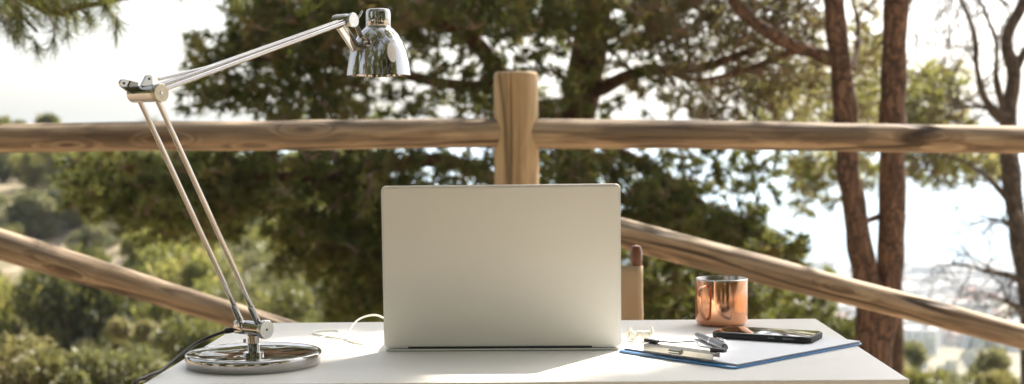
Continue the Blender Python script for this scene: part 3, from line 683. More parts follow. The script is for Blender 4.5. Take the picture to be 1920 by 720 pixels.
# hillside scrub, each bush its own, copies of four kinds
protos = []
for i, (m_, nm, kind_) in enumerate([(SHRUB, 'hillside_bush', 'mid green round bush growing on the far hillside'), (OLIVE, 'hillside_bush', 'pale grey green round bush growing on the far hillside'),
                                 (NEEDLEY, 'hillside_pine', 'yellowish small pine growing on the far hillside'), (SHRUB, 'hillside_pine', 'dark small pine growing on the far hillside')]):
    t_ = shrub(nm, 0, 0, 2.2, 2.6, m_, kind_, 90+i, group='bushes and small pines on the far hillside', leaf=0.12, per=260, sub=20, cat='bush' if i < 2 else 'tree', tint=(0.0, 0.45) if i == 3 else (0.2, 0.9))
    protos.append(t_)
used = set()
rng = np.random.default_rng(5)
hill = []
for _ in range(210):
    Y = rng.uniform(25, 66); px = rng.uniform(-60, 1000); x = xy(px, Y)
    if px < 250 and 25.5 < Y < 45 and rng.random() < 0.85: continue      # the bare pinkish bank
    hill.append((x, Y, rng.uniform(0.4, 0.95), rng.choice([0, 1, 1, 2, 2, 3])))
for _ in range(75):                                  # the same scrub goes on beyond the left edge
    Y = rng.uniform(22, 66); hill.append((xy(rng.uniform(-900, -60), Y), Y, rng.uniform(0.5, 1.0), rng.choice([0, 1, 1, 2, 2, 3])))
for i, (x, Y, s, k_) in enumerate(hill):
    k_ = int(k_)
    o = protos[k_] if k_ not in used else copy_tree(protos[k_])
    used.add(k_); o.location = (x, Y, ground_at(x, Y)-0.15); o.rotation_euler.z = rng.uniform(0, 6.28); o.scale = (s, s, s*(1.0 if k_ < 2 else 1.35))
# trees on the skyline at the left, over the rail
for j, (px, top, wpx, lab) in enumerate([(5, 202, 40, 'leftmost treetop on the skyline above the wooden rail'), (42, 214, 34, 'low treetop on the skyline, second from the left'),
        (92, 206, 46, 'rounded tallest treetop on the skyline left of the lamp elbow'), (212, 222, 30, 'small treetop on the skyline just left of the lamp rods'), (300, 224, 30, 'small treetop on the skyline behind the lamp rods')]):
    Y = 66.0; x = xy(px, Y); z = ground_at(x, Y); h_ = at(px, top, Y).z-z
    shrub('skyline_tree', x, Y, h_, wpx/FPX*Y*1.25, SHRUB, lab, 200+j, leaf=0.22, per=300, sub=9, cat='tree', tint=(0.3, 0.9))

# ------------------------------------------------------------------ hazy town on the coast
WALLS = [plain('render_cream', (0.40, 0.37, 0.32), 0.9, 0, 0.3, 0.1), plain('render_white', (0.50, 0.48, 0.46), 0.9, 0, 0.3, 0.08), plain('render_ochre', (0.50, 0.36, 0.24), 0.9, 0, 0.3, 0.1)]
ROOFS = [plain('terracotta_tiles', (0.27, 0.16, 0.12), 0.9, 0, 0.8, 0.2), plain('grey_flat_roof', (0.34, 0.32, 0.30), 0.9, 0, 0.5, 0.15)]
PANE = plain('dark_window_glass', (0.05, 0.06, 0.07), 0.15, 0, 1, 0.2)
def house(kind, label):
    w_, d_, h_, wm, gable = [(13, 10, 6.5, 0, True), (16, 12, 9.5, 1, False), (22, 12, 12.5, 1, False), (11, 9, 6, 2, True)][kind]
    t_ = empty('town_house' if kind in (0, 3) else 'apartment_block', (0, 0, 0)); tag(t_, label, 'building', 'pale buildings of the town by the sea')
    bm = bmesh.new(); a_box(bm, (0, 0, h_/2-1), (w_, d_, h_+2)); wall_ = fin('wall', bm, WALLS[wm], t_, smooth=False)
    bm = bmesh.new()
    if gable:
        v = [(-w_/2-.5, -d_/2-.5, h_+.02), (w_/2+.5, -d_/2-.5, h_+.02), (w_/2+.5, d_/2+.5, h_+.02), (-w_/2-.5, d_/2+.5, h_+.02), (-w_/2+2, 0, h_+2.6), (w_/2-2, 0, h_+2.6)]
        V = [bm.verts.new(p) for p in v]
        for f in ((0, 1, 5, 4), (2, 3, 4, 5), (1, 2, 5), (3, 0, 4), (3, 2, 1, 0)): bm.faces.new([V[i] for i in f])
    else:
        a_box(bm, (0, 0, h_+.3), (w_+.4, d_+.4, .6)); a_box(bm, (w_*.2, 0, h_+1.6), (3, 3, 2))
    fin('roof', bm, ROOFS[0 if gable else 1], t_, smooth=False)
    bm = bmesh.new()
    fl = int(h_//3)
    for f in range(fl):
        for i in range(int(w_//3.2)):
            x_ = -w_/2+2+i*3.2; a_box(bm, (x_, -d_/2-.02, 1.6+f*3), (1.3, .1, 1.5))
        for i in range(int(d_//3.5)):
            a_box(bm, (-w_/2-.02, -d_/2+2+i*3.5, 1.6+f*3), (.1, 1.3, 1.5))
    me2 = bpy.data.meshes.new('w'); bm.to_mesh(me2); bm.free()
    bm = bmesh.new(); bm.from_mesh(wall_.data); k0 = len(bm.faces); bm.from_mesh(me2); bm.faces.ensure_lookup_table()
    for f in bm.faces[k0:]: f.material_index = 1
    bm.to_mesh(wall_.data); bm.free(); wall_.data.materials.append(PANE)
    return t_
hp = [house(0, 'small cream house with terracotta roof in the hazy town'), house(1, 'white three storey block in the hazy town'),
      house(2, 'long white apartment block in the hazy town'), house(3, 'small ochre house with terracotta roof in the hazy town')]
rng = np.random.default_rng(8); used = set()
for i in range(150):
    Y = float(rng.uniform(600, 1000)); px = float(rng.uniform(1560, 1960) if i % 6 else rng.uniform(1440, 1560)); x = xy(px, Y); k_ = int(rng.choice([0, 1, 2, 3], p=[.26, .34, .18, .22]))
    o = hp[k_] if k_ not in used else copy_tree(hp[k_]); used.add(k_)
    o.location = (x, Y, ground_at(x, Y)-0.5); o.rotation_euler.z = rng.uniform(-0.9, 0.9); s = rng.uniform(.8, 1.15); o.scale = (s, s, s)
tp = shrub('town_tree', 0, 0, 8, 8, SHRUB, 'dark tree between the buildings of the hazy town', 300, group='trees among the town buildings', leaf=0.9, per=90, sub=8, cat='tree')
for i in range(70):
    Y = float(rng.uniform(480, 990)); x = xy(float(rng.uniform(1500, 1960)), Y)
    o = tp if i == 0 else copy_tree(tp); o.location = (x, Y, ground_at(x, Y)-0.5); s = rng.uniform(.6, 1.3); o.scale = (s, s, s)

# ------------------------------------------------------------------ log fence
F = empty('log_fence', (0, 4.0, 0)); tag(F, 'weathered round log fence running behind the desk', 'fence')
def log(name, a, b_, ra, rb, m, seed, parent=F, seg=36, wob=0.05):
    """log from a to b; its own local X runs along the grain"""
    a, b_ = Vector(a), Vector(b_); ln = (b_-a).length; k = max(30, int(ln/0.03)); bm = bmesh.new(); rings = []
    for i in range(k+1):
        t_ = i/k; x = t_*ln; r = ra*(1-t_)+rb*t_
        e = min(x, ln-x); rr_ = r*(1-0.10*max(0, 1-e/0.02)**2)
        cy = 0.10*r*noise.noise(Vector((x*1.6+seed*5, 1.3, 2.2))); cz = 0.10*r*noise.noise(Vector((x*1.4+seed*9, 6.3, 4.2))); ring = []
        for j in range(seg):
            an = 2*math.pi*j/seg
            f = 1+wob*noise.noise(Vector((x*3.5+seed*7, math.cos(an)*1.4, math.sin(an)*1.4)))+0.012*noise.noise(Vector((x*3, math.cos(an)*9+seed, math.sin(an)*9)))
            ring.append(bm.verts.new((x, cy+math.cos(an)*rr_*f, cz+math.sin(an)*rr_*f)))
        rings.append(ring)
    for A, B in zip(rings, rings[1:]):
        for j in range(seg): bm.faces.new((A[j], A[(j+1) % seg], B[(j+1) % seg], B[j]))
    bm.faces.new(rings[0][::-1]); bm.faces.new(rings[-1])
    o = fin(name, bm, m, parent, angle=50)
    d = (b_-a).normalized(); zz = Vector((0, -1, 0)) if abs(d.z) > 0.9 else Vector((0, 0, 1)); yy = zz.cross(d).normalized(); zz = d.cross(yy)
    mw = Matrix((d, yy, zz)).transposed().to_4x4(); mw.translation = a-(parent.location if parent else Vector())
    o.matrix_local = mw; return o
log('rail', (-2.36, 4.0, 1.086), (-0.045, 4.0, 1.087), 0.0435, 0.0435, RAILM[0], 1.0)
log('rail', (-0.03-0.075, 4.0, 1.0885), (2.27, 4.0, 1.031), 0.0445, 0.038, RAILM[1], 2.0)
log('rail', (-4.7, 4.0, 1.086), (-2.37, 4.0, 1.087), 0.044, 0.043, RAILM[3], 3.0)
log('rail', (2.28, 4.0, 1.04), (4.6, 4.0, 1.06), 0.042, 0.040, RAILM[0], 3.6)
log('brace', (-2.33, 4.0, 1.00), (-0.10, 4.0, 0.295), 0.053, 0.027, RAILM[3], 4.0)
log('brace', (-0.03, 4.005, 0.862), (2.24, 4.0, 0.245), 0.047, 0.030, RAILM[2], 5.0)
def post(x):
    bm = bmesh.new(); zs = np.concatenate([np.linspace(-0.25, 1.0, 26), np.linspace(1.01, 1.256, 44), [1.2605, 1.2635, 1.265]]); seg = 44; rings = []
    for z in zs:
        r = 0.0655
        if z > 1.256: r *= {1.2605: 0.985, 1.2635: 0.955, 1.265: 0.90}[round(float(z), 4)]
        nt_ = math.exp(-((z-1.088)/0.036)**4)*0.010                       # saddle cut where the rails meet the post
        ring = []
        for j in range(seg):
            an = 2*math.pi*j/seg; f = 1+0.03*noise.noise(Vector((math.cos(an)*1.3+x, math.sin(an)*1.3, z*4)))
            side = abs(math.cos(an))**2
            ring.append(bm.verts.new((math.cos(an)*(r*f-nt_*side), math.sin(an)*r*f, z)))
        rings.append(ring)
    for A, B in zip(rings, rings[1:]):
        for j in range(seg): bm.faces.new((A[j], A[(j+1) % seg], B[(j+1) % seg], B[j]))
    bm.faces.new(rings[0][::-1]); bm.faces.new(rings[-1])
    # lay it along local X so the grain of the wood follows the post
    bmesh.ops.rotate(bm, cent=(0, 0, 0), matrix=Matrix.Rotation(rad(90), 3, 'Y'), verts=bm.verts[:])
    o = fin('post', bm, POSTM, F, angle=50); o.rotation_euler = (0, rad(-90), 0); o.location = (x, 0, 0); return o
for x in (-0.0765, -2.37, 2.28): post(x)

# ------------------------------------------------------------------ desk
D = empty('desk', (-0.028, 2.059, 0)); tag(D, 'white laminate desk standing in front of the log fence', 'desk')
bm = bmesh.new(); a_box(bm, (0, 0, 0.738), (1.0, 0.6, 0.024), 0.0018, 2); fin('desktop', bm, LAMI, D, smooth=False)
bm = bmesh.new()
for s in (-1, 1):
    a_box(bm, (0, s*0.245, 0.690), (0.86, 0.022, 0.0715), 0.002); a_box(bm, (s*0.445, 0, 0.690), (0.022, 0.42, 0.0715), 0.002)
fin('apron', bm, LEGW, D, smooth=False)
for sx in (-1, 1):
    for sy in (-1, 1):
        bm = bmesh.new(); a_box(bm, (sx*0.455, sy*0.255, 0.3625), (0.05, 0.05, 0.7245), 0.003); fin('leg', bm, LEGW, D, smooth=False)

# ------------------------------------------------------------------ canvas chair behind the desk
CH = empty('folding_chair', (-0.057, 2.66, 0)); tag(CH, 'wooden chair with a beige canvas back, mostly hidden behind the laptop', 'chair')
hw = 0.25
for s in (-1, 1):
    bm = bmesh.new(); vs = lathe(bm, [(0, 0), (0.011, 0), (0.011, 0.30), (0.0105, 0.335), (0.0085, 0.3385), (0.0115, 0.343), (0.0125, 0.355), (0.0125, 0.373), (0.009, 0.383), (0, 0.386)], 20)
    bmesh.ops.translate(bm, vec=(s*hw, 0.16, 0.46), verts=vs); fin('back_post', bm, TEAK, CH)
    bm = bmesh.new(); a_box(bm, (s*hw, 0, 0.625), (0.045, 0.42, 0.018), 0.004); a_box(bm, (s*hw, -0.16, 0.53), (0.024, 0.03, 0.17), 0.003); fin('armrest', bm, TEAK, CH, smooth=False)
    bm = bmesh.new(); a_box(bm, (s*hw, 0, 0.435), (0.026, 0.44, 0.03), 0.003); fin('seat_rail', bm, TEAK, CH, smooth=False)
    bm = bmesh.new(); a_box(bm, (s*hw, 0, 0.015), (0.03, 0.46, 0.03), 0.003); fin('foot_rail', bm, TEAK, CH, smooth=False)
for y_ in (-0.17, -0.14, 0.14, 0.17):
    s = 1 if y_ in (-0.17, 0.14) else -1
    bm = bmesh.new(); tube(bm, [Vector((-s*hw, y_, 0.03)), Vector((0, y_, 0.225)), Vector((s*hw, y_, 0.42))], 0.014, 8); fin('leg', bm, TEAK, CH, angle=30)
def cloth(pts2, z0, z1, th, name, vertical=True):
    bm = bmesh.new(); nz = 10; g = []
    for i, (x, y) in enumerate(pts2):
        g.append([bm.verts.new((x+0.0015*noise.noise(Vector((x*30, z*25, 1))), y+0.003*noise.noise(Vector((x*18, z*22, 3))), z+0.0015*math.sin(x*40))) for z in np.linspace(z0, z1, nz)])
    for A, B in zip(g, g[1:]):
        for k in range(nz-1): bm.faces.new((A[k], B[k], B[k+1], A[k+1]))
    o = fin(name, bm, CANVAS, CH); md = o.modifiers.new('thick', 'SOLIDIFY'); md.thickness = th; return o
ring = [(hw+0.0135*math.cos(a), 0.16+0.0135*math.sin(a)) for a in np.linspace(rad(90), rad(-90), 12)]
ringl = [(-hw-0.0135*math.cos(a), 0.16+0.0135*math.sin(a)) for a in np.linspace(rad(-90), rad(90), 12)]
front = [(x, 0.1465+0.03*(1-(x/hw)**2)) for x in np.linspace(hw, -hw, 24)[1:-1]]
cloth(ring+front+ringl, 0.63, 0.803, 0.002, 'canvas_back')
bm = bmesh.new(); g = []
for x in np.linspace(-hw-.014, hw+.014, 20): g.append([bm.verts.new((x, y, 0.454-0.03*max(0, 1-(x/hw)**2))) for y in np.linspace(-0.19, 0.19, 6)])
for A, B in zip(g, g[1:]):
    for k in range(5): bm.faces.new((A[k], B[k], B[k+1], A[k+1]))
o = fin('canvas_seat', bm, CANVAS, CH); o.modifiers.new('thick', 'SOLIDIFY').thickness = 0.003

# ------------------------------------------------------------------ laptop, seen from behind its open lid
ZT = 0.750
LP = empty('laptop', (-0.0625, 2.030, ZT), rad(-0.6)); tag(LP, 'open pearl white laptop seen from the back of its lid', 'laptop')
bm = bmesh.new(); slab(bm, round_rect(0.354, 0.245, 0.010, cy=0.1225), 0.003, 0.022, 0.003); fin('base', bm, LIDM, LP, angle=30)
bm = bmesh.new()
for r_ in range(5):
    for c_ in range(14): a_box(bm, (-0.143+c_*0.022, 0.07+r_*0.020, 0.0232), (0.0185, 0.0165, 0.0016), 0.0004, 1)
fin('keyboard', bm, KEYS, LP, smooth=False)
bm = bmesh.new(); slab(bm, round_rect(0.09, 0.052, 0.003, cy=0.203), 0.0222, 0.0228); fin('touchpad', bm, KEYS, LP, smooth=False)
for sx in (-1, 1):
    for yy_ in (0.02, 0.225):
        bm = bmesh.new(); v_ = lathe(bm, [(0, 0.0005), (0.006, 0.0005), (0.006, 0.0035), (0, 0.0035)], 16); bmesh.ops.translate(bm, vec=(sx*0.155, yy_, 0), verts=v_); fin('rubber_foot', bm, DARK, LP)
lean = rad(2.5)
LM = Matrix.Rotation(lean, 4, 'X')                 # top leans towards the camera (-Y)
def lid_part(name, bm, m, parent, **k):
    bmesh.ops.rotate(bm, cent=(0, 0, 0), matrix=(Matrix.Rotation(rad(90), 3, 'X')), verts=bm.verts[:])
    bmesh.ops.rotate(bm, cent=(0, 0, 0), matrix=Matrix.Rotation(lean, 3, 'X'), verts=bm.verts[:])
    bmesh.ops.translate(bm, vec=(0, -0.004, 0.0055), verts=bm.verts[:])
    return fin(name, bm, m, parent, **k)
bm = bmesh.new(); slab(bm, round_rect(0.3555, 0.2435, 0.0068, 8, cy=0.1218), -0.004, 0.0035, 0.0018, 3); lid = lid_part('lid', bm, RIMM, LP, angle=25)
bm = bmesh.new(); slab(bm, round_rect(0.3495, 0.2375, 0.0052, 8, cy=0.1218), 0.0030, 0.0047, 0.0011, 3); lid_part('lid_panel', bm, LIDM, lid, angle=60)
bm = bmesh.new(); slab(bm, round_rect(0.325, 0.20, 0.002, 3, cy=0.128), -0.0050, -0.0042); lid_part('screen', bm, GLASSB, lid, smooth=False)
bm = bmesh.new(); a_box(bm, (-0.004, -0.0055, 0.0052), (0.276, 0.006, 0.0036), 0.0008); fin('hinge_slot', bm, DARK, LP, smooth=False)
bm = bmesh.new(); a_box(bm, (0, -0.004, 0.0022), (0.350, 0.010, 0.0026), 0.001); fin('hinge_cover', bm, LIDM, LP, smooth=False)

# ------------------------------------------------------------------ desk lamp
bc = Vector((-0.414, 1.918, ZT)); LA = empty('desk_lamp', bc); tag(LA, 'chrome articulated desk lamp with a heavy round base', 'lamp')
nv = Vector((math.cos(rad(36)), -math.sin(rad(36)), 0)); mv = Vector((math.sin(rad(36)), math.cos(rad(36)), 0))
def P(s, z, a=0.0): return mv*s + nv*a + Vector((0, 0, z-ZT))       # s along the arm, a along the joint axes
bm = bmesh.new(); lathe(bm, [(0, 0.0), (0.0925, 0.0), (0.0945, 0.0015), (0.0965, 0.014), (0.0955, 0.0168), (0.0935, 0.0178), (0.0908, 0.0172), (0.088, 0.0162), (0.075, 0.0152), (0.06, 0.0144), (0.045, 0.0139), (0.03, 0.0137), (0.02, 0.0142), (0, 0.0145)], 128)
for v_ in bm.verts:
    if v_.co.z > 0.0130 and v_.co.xy.length < 0.086: v_.co.z += 0.00035*noise.noise(v_.co*45)
fin('base', bm, CHROME, LA, angle=50)
bm = bmesh.new(); lathe(bm, [(0, 0.0135), (0.0145, 0.0135), (0.0145, 0.0175), (0.0085, 0.0185), (0.0085, 0.041), (0, 0.041)], 40)
pst = fin('stem', bm, CHROME, LA, angle=35)
bm = bmesh.new(); cyl(bm, (-0.0105, -0.002, 0.0335), (-0.0145, -0.003, 0.0335), 0.0026, 0.0004, 16); fin('screw', bm, CHROME, pst)
BZ, EZ, EZs = 0.8015, 1.131, -0.176
jb = P(-0.002, BZ)
bm = bmesh.new(); cyl(bm, P(-0.002, BZ, -0.031), P(-0.002, BZ, 0.022), 0.0105, 0.0015, 40); cyl(bm, P(-0.002, BZ-0.010), P(-0.002, BZ+0.0005), 0.0085, 0.0005, 24)
a_box(bm, P(-0.006, BZ+0.001, -0.018), (0.019, 0.016, 0.019), 0.0025, 2, Matrix.Rotation(rad(-36), 3, 'Z'))
lj = fin('base_joint', bm, CHROME, LA, angle=35)
bm = bmesh.new(); cyl(bm, P(-0.002, BZ, 0.0225), P(-0.002, BZ, 0.0305), 0.0137, 0.0012, 48); fin('end_cap', bm, STEEL, lj, angle=35)
bm = bmesh.new(); cyl(bm, P(-0.002, BZ, 0.0300), P(-0.002, BZ, 0.0312), 0.0018, 0.0003, 16); fin('screw', bm, DARK, lj)
# lower rods
for a in (-0.0200, 0.0165):
    bm = bmesh.new(); rod(bm, P(-0.006, BZ+0.012, a), P(EZs+0.002, EZ-0.005, a-0.001), 0.0036, 20); cyl(bm, P(-0.0045, BZ+0.006, a), P(-0.0195, BZ+0.034, a), 0.0047, 0.0006, 24)
    fin('lower_arm', bm, CHROME, LA, angle=35)
# elbow
bm = bmesh.new(); cyl(bm, P(EZs, EZ, -0.030), P(EZs, EZ, 0.0215), 0.0112, 0.001, 40)
ej = fin('elbow_joint', bm, CHROME, LA, angle=35)
bm = bmesh.new(); cyl(bm, P(EZs, EZ, 0.022), P(EZs, EZ, 0.029), 0.0122, 0.001, 48); fin('end_cap', bm, BRASS, ej, angle=35)
bm = bmesh.new(); cyl(bm, P(EZs, EZ, 0.0288), P(EZs, EZ, 0.0300), 0.0022, 0.0003, 16); fin('screw', bm, STEEL, ej)
def lug(a, s0, z0, s1, z1, w_=0.0055):
    bm = bmesh.new(); A = Vector((s0, z0)); B = Vector((s1, z1)); d = (B-A).normalized(); nn = Vector((-d.y, d.x)); pts = []
    for k in range(9):
        an = math.pi*k/8; q = B + nn*w_*math.cos(an) + d*w_*math.sin(an); pts.append(q)
    pts += [A-nn*w_*1.7, A+nn*w_*1.7]
    lo = [bm.verts.new(P(q.x, q.y, a-0.0022)) for q in pts]; hi = [bm.verts.new(P(q.x, q.y, a+0.0022)) for q in pts]
    bm.faces.new(lo); bm.faces.new(hi[::-1])
    for i in range(len(pts)): j = (i+1) % len(pts); bm.faces.new((lo[i], hi[i], hi[j], lo[j]))
    l_ = fin('lug', bm, CHROME, ej, smooth=False)
    bm = bmesh.new(); cyl(bm, P(s1, z1, a+0.0018), P(s1, z1, a+0.0028), 0.0018, 0.0002, 12); fin('rivet', bm, DARK, l_)
lug(-0.019, EZs-0.004, EZ+0.006, EZs-0.024, EZ+0.0135); lug(-0.003, EZs+0.001, EZ+0.008, EZs+0.004, EZ+0.0195)
# upper arm: rods running to the head joint
HS, HZ = 0.198, 1.2500
for a0, a1, z0, z1, s0, r_ in ((0.0165, 0.008, 0.004, -0.002, 0.010, 0.0030), (-0.006, -0.002, 0.004, -0.002, 0.010, 0.0026), (0.0085, 0.003, 0.0085, 0.0015, 0.006, 0.0020), (-0.014, -0.007, 0.006, 0.001, 0.008, 0.0026)):
    bm = bmesh.new(); rod(bm, P(EZs+s0, EZ+z0, a0), P(HS-0.003, HZ+z1, a1), r_, 16); fin('upper_arm', bm, CHROME, LA, angle=40)
bm = bmesh.new(); rod(bm, P(EZs+0.021, EZ+0.0195, -0.003), P(EZs+0.118, EZ+0.0415, 0.0), 0.0024, 14); fin('tension_rod', bm, CHROME, LA, angle=40)
# head joint
bm = bmesh.new(); cyl(bm, P(HS, HZ, -0.024), P(HS, HZ, 0.0125), 0.0100, 0.001, 36)
for k in range(6): cyl(bm, P(HS, HZ, -0.020+k*0.004), P(HS, HZ, -0.018+k*0.004), 0.0106, 0.0003, 32)
hj = fin('head_joint', bm, CHROME, LA, angle=35)
bm = bmesh.new(); cyl(bm, P(HS, HZ, 0.0127), P(HS, HZ, 0.0165), 0.0112, 0.0008, 40); fin('end_cap', bm, STEEL, hj, angle=35)
bm = bmesh.new(); tube(bm, [P(HS+0.013, HZ+0.003, 0.010), P(HS+0.018, HZ+0.009, 0.012), P(HS+0.023, HZ+0.016, 0.012)], [0.0022, 0.0016], 10); fin('thumb_screw', bm, CHROME, hj)
SC = P(0.270, ZT); SC = Vector((SC.x, SC.y, 0))         # shade axis
sh = Vector((SC.x, SC.y, 0))
bk = bmesh.new()
aim = Vector((SC.x-0.030, SC.y-0.010, 1.203-ZT))
tube(bk, smooth_path([P(HS-0.006, HZ-0.006, -0.008), aim+Vector((0, 0, 0.0))], 8), 0.0082, 24); fin('bracket', bk, CHROME, LA, angle=40)
bm = bmesh.new(); tube(bm, smooth_path([P(HS+0.010, HZ+0.001, 0.008), aim+Vector((0.006, 0.002, 0.018))], 6), 0.0038, 16); fin('bracket_rod', bm, CHROME, LA, angle=40)
bm = bmesh.new(); cyl(bm, aim+Vector((0.001, -0.009, -0.003)), aim+Vector((0.001, -0.0125, -0.003)), 0.0042, 0.0006, 20); fin('bracket_screw', bm, CHROME, LA)
z_r, z_t = 1.1685-ZT, 1.2740-ZT
prof = [(0.0506, 0.0), (0.0504, 0.0015), (0.0500, 0.006), (0.0480, 0.020), (0.0440, 0.038), (0.0385, 0.052), (0.0315, 0.064), (0.0240, 0.0725), (0.0200, 0.0760)]
bm = bmesh.new()
inner = [(r-0.0012, z) for r, z in prof[::-1]]; inner[-1] = (0.0492, 0.0)
vs = lathe(bm, prof+inner+[prof[0]], 96); bmesh.ops.remove_doubles(bm, verts=bm.verts[:], dist=1e-6); bmesh.ops.translate(bm, vec=(sh.x, sh.y, z_r), verts=bm.verts[:])
shd = fin('lamp_shade', bm, CHROME, LA, angle=50)
bm = bmesh.new(); vs = lathe(bm, [(0, 0.0725), (0.0200, 0.0725), (0.0200, 0.0768), (0.0192, 0.0780), (0.0196, 0.0792), (0.0196, 0.0985), (0.0180, 0.1028), (0.0160, 0.1042), (0, 0.1046)], 64); bmesh.ops.translate(bm, vec=(sh.x, sh.y, z_r), verts=bm.verts[:])
fin('socket_cap', bm, CHROME, shd, angle=50)
bm = bmesh.new(); vs = lathe(bm, [(0, 0.020), (0.012, 0.022), (0.022, 0.032), (0.024, 0.044), (0.018, 0.058), (0.013, 0.074), (0, 0.074)], 32); bmesh.ops.translate(bm, vec=(sh.x, sh.y, z_r), verts=bm.verts[:]); fin('bulb', bm, ENAMEL, shd)
# pale enamel oval plate lying on the bell
bm = bmesh.new(); g = []; a0 = rad(-90+33)
def bell_r(z):
    zz = [q[1] for q in prof]; rr_ = [q[0] for q in prof]; return float(np.interp(z, zz, rr_))
cz, hz_, ha = 0.034, 0.0155, rad(9.5)
cvt = None; rim_ = []
for lev, sc_ in ((0, 1.0), (1, 0.66), (2, 0.33)):
    rr_ = []
    for k in range(28):
        an = 2*math.pi*k/28; z = cz+hz_*sc_*math.sin(an); aa = a0+ha*sc_*math.cos(an); r_ = bell_r(z)+0.0006
        rr_.append(bm.verts.new((sh.x+r_*math.cos(aa), sh.y+r_*math.sin(aa), z_r+z)))
    rim_.append(rr_)
for A, B in zip(rim_, rim_[1:]):
    for k in range(28): bm.faces.new((A[k], A[(k+1) % 28], B[(k+1) % 28], B[k]))
bm.faces.new(rim_[-1]); fin('oval_plate', bm, ENAMEL, shd)
# mains cord of the lamp
bm = bmesh.new(); tube(bm, smooth_path([P(-0.006, BZ-0.003, -0.032), P(-0.018, BZ-0.006, -0.040), Vector((-0.075, -0.01, 0.034)), Vector((-0.095, -0.045, 0.019)), Vector((-0.108, -0.085, 0.006)), Vector((-0.1185, -0.12, 0.0035)), Vector((-0.130, -0.15, -0.010)), Vector((-0.136, -0.16, -0.10)), Vector((-0.14, -0.15, -0.35)), Vector((-0.13, -0.05, -0.62)), Vector((-0.2, 0.2, -0.744)), Vector((-0.6, 0.5, -0.746))], 88), 0.0024, 10); fin('cord', bm, CORDB, LA)
bm = bmesh.new(); cyl(bm, P(-0.006, BZ-0.003, -0.027), P(-0.016, BZ-0.006, -0.042), 0.0042, 0.0006, 18); fin('cord_grip', bm, CORDB, LA)

# ------------------------------------------------------------------ mug
MG = empty('mug', (0.300, 2.294, ZT)); tag(MG, 'shiny copper mug with a steel lined rim on the desk', 'mug')
bm = bmesh.new(); lathe(bm, [(0, 0.0006), (0.034, 0.0), (0.0395, 0.002), (0.0428, 0.0065), (0.0437, 0.012), (0.0437, 0.0755), (0.0434, 0.0765), (0.0422, 0.0765), (0.0418, 0.0745), (0.0415, 0.012), (0.036, 0.006), (0, 0.006)], 96); body = fin('body', bm, COPPER, MG, angle=50)
bm = bmesh.new(); lathe(bm, [(0.0440, 0.0760), (0.0440, 0.0778), (0.0432, 0.0787), (0.0417, 0.0787), (0.0410, 0.0775), (0.0407, 0.0140), (0.035, 0.0085), (0, 0.008)], 96); fin('liner', bm, INNER, MG, angle=50)
ph = rad(40); hd = Vector((-math.sin(ph), -math.cos(ph), 0)); hs_ = Vector((math.cos(ph), -math.sin(ph), 0))
hp_ = smooth_path([hd*0.0425+Vector((0, 0, 0.067)), hd*0.052+Vector((0, 0, 0.0695)), hd*0.064+Vector((0, 0, 0.064)), hd*0.067+Vector((0, 0, 0.050)), hd*0.063+Vector((0, 0, 0.030)), hd*0.052+Vector((0, 0, 0.0145)), hd*0.0425+Vector((0, 0, 0.0135))], 42)
bm = bmesh.new(); rings = []
for i, p in enumerate(hp_):
    T_ = (hp_[min(i+1, len(hp_)-1)]-hp_[max(i-1, 0)]).normalized(); nn = T_.cross(hs_).normalized(); ring = []
    for k in range(16):
        a = 2*math.pi*k/16; cx_, sx_ = math.cos(a), math.sin(a)
        ring.append(bm.verts.new(p+hs_*0.0042*math.copysign(abs(cx_)**0.6, cx_)+nn*0.0017*math.copysign(abs(sx_)**0.8, sx_)))
    rings.append(ring)
for A, B in zip(rings, rings[1:]):
    for k in range(16): bm.faces.new((A[k], A[(k+1) % 16], B[(k+1) % 16], B[k]))
bm.faces.new(rings[0][::-1]); bm.faces.new(rings[-1]); fin('handle', bm, COPPER, MG, angle=60)

# ------------------------------------------------------------------ clipboard, paper, phone, pen
uu = Vector((0.69, -0.724, 0)).normalized(); vv = Vector((0.724, 0.69, 0)).normalized(); ang = math.atan2(vv.y, vv.x)
c0 = Vector((0.108, 1.9979, ZT)); ctr = c0+uu*0.108+vv*0.1555
CB = empty('clipboard', ctr, ang); tag(CB, 'blue acrylic clipboard holding white paper', 'clipboard')   # local X = long side, local -Y = towards the near corner
bm = bmesh.new(); slab(bm, round_rect(0.313, 0.217, 0.008), 0.0004, 0.0032, 0.0006, 2); fin('board', bm, BLUE, CB, angle=40)
PS = empty('paper_sheets', ctr+Vector((0, 0, 0.0034)), ang); tag(PS, 'white paper sheets held in the blue clipboard', 'paper')
bm = bmesh.new()
for k in range(5):
    j = random.Random(k); slab(bm, round_rect(0.297, 0.2095, 0.0006, 1, cx=0.0045+j.uniform(-.0008, .0008), cy=j.uniform(-.001, .001)), k*0.00052, k*0.00052+0.00038)
fin('sheets', bm, PAPER, PS, smooth=False)
# clip along the short edge at local x = -0.15
cz0 = 0.0066
bm = bmesh.new(); a_box(bm, (-0.1485, -0.002, cz0+0.0052), (0.003, 0.128, 0.0095), 0.0008); a_box(bm, (-0.1405, -0.002, cz0+0.0100), (0.016, 0.128, 0.0014), 0.0005); a_box(bm, (-0.1330, -0.002, cz0+0.006), (0.0014, 0.128, 0.0068), 0.0005)
cyl(bm, (-0.1515, -0.010, cz0+0.006), (-0.1515, 0.010, cz0+0.006), 0.0035, 0.0005, 20)
clp = fin('clip', bm, CLIP, CB, smooth=False)
pts = [(-0.137, -0.066, cz0+0.0118), (-0.130, -0.060, cz0+0.0125), (-0.128, -0.042, cz0+0.0135), (-0.126, -0.024, cz0+0.0135), (-0.114, -0.010, cz0+0.015), (-0.109, 0.0, cz0+0.0155), (-0.114, 0.010, cz0+0.015), (-0.126, 0.024, cz0+0.0135), (-0.128, 0.040, cz0+0.0135), (-0.130, 0.056, cz0+0.0125), (-0.137, 0.062, cz0+0.0118)]
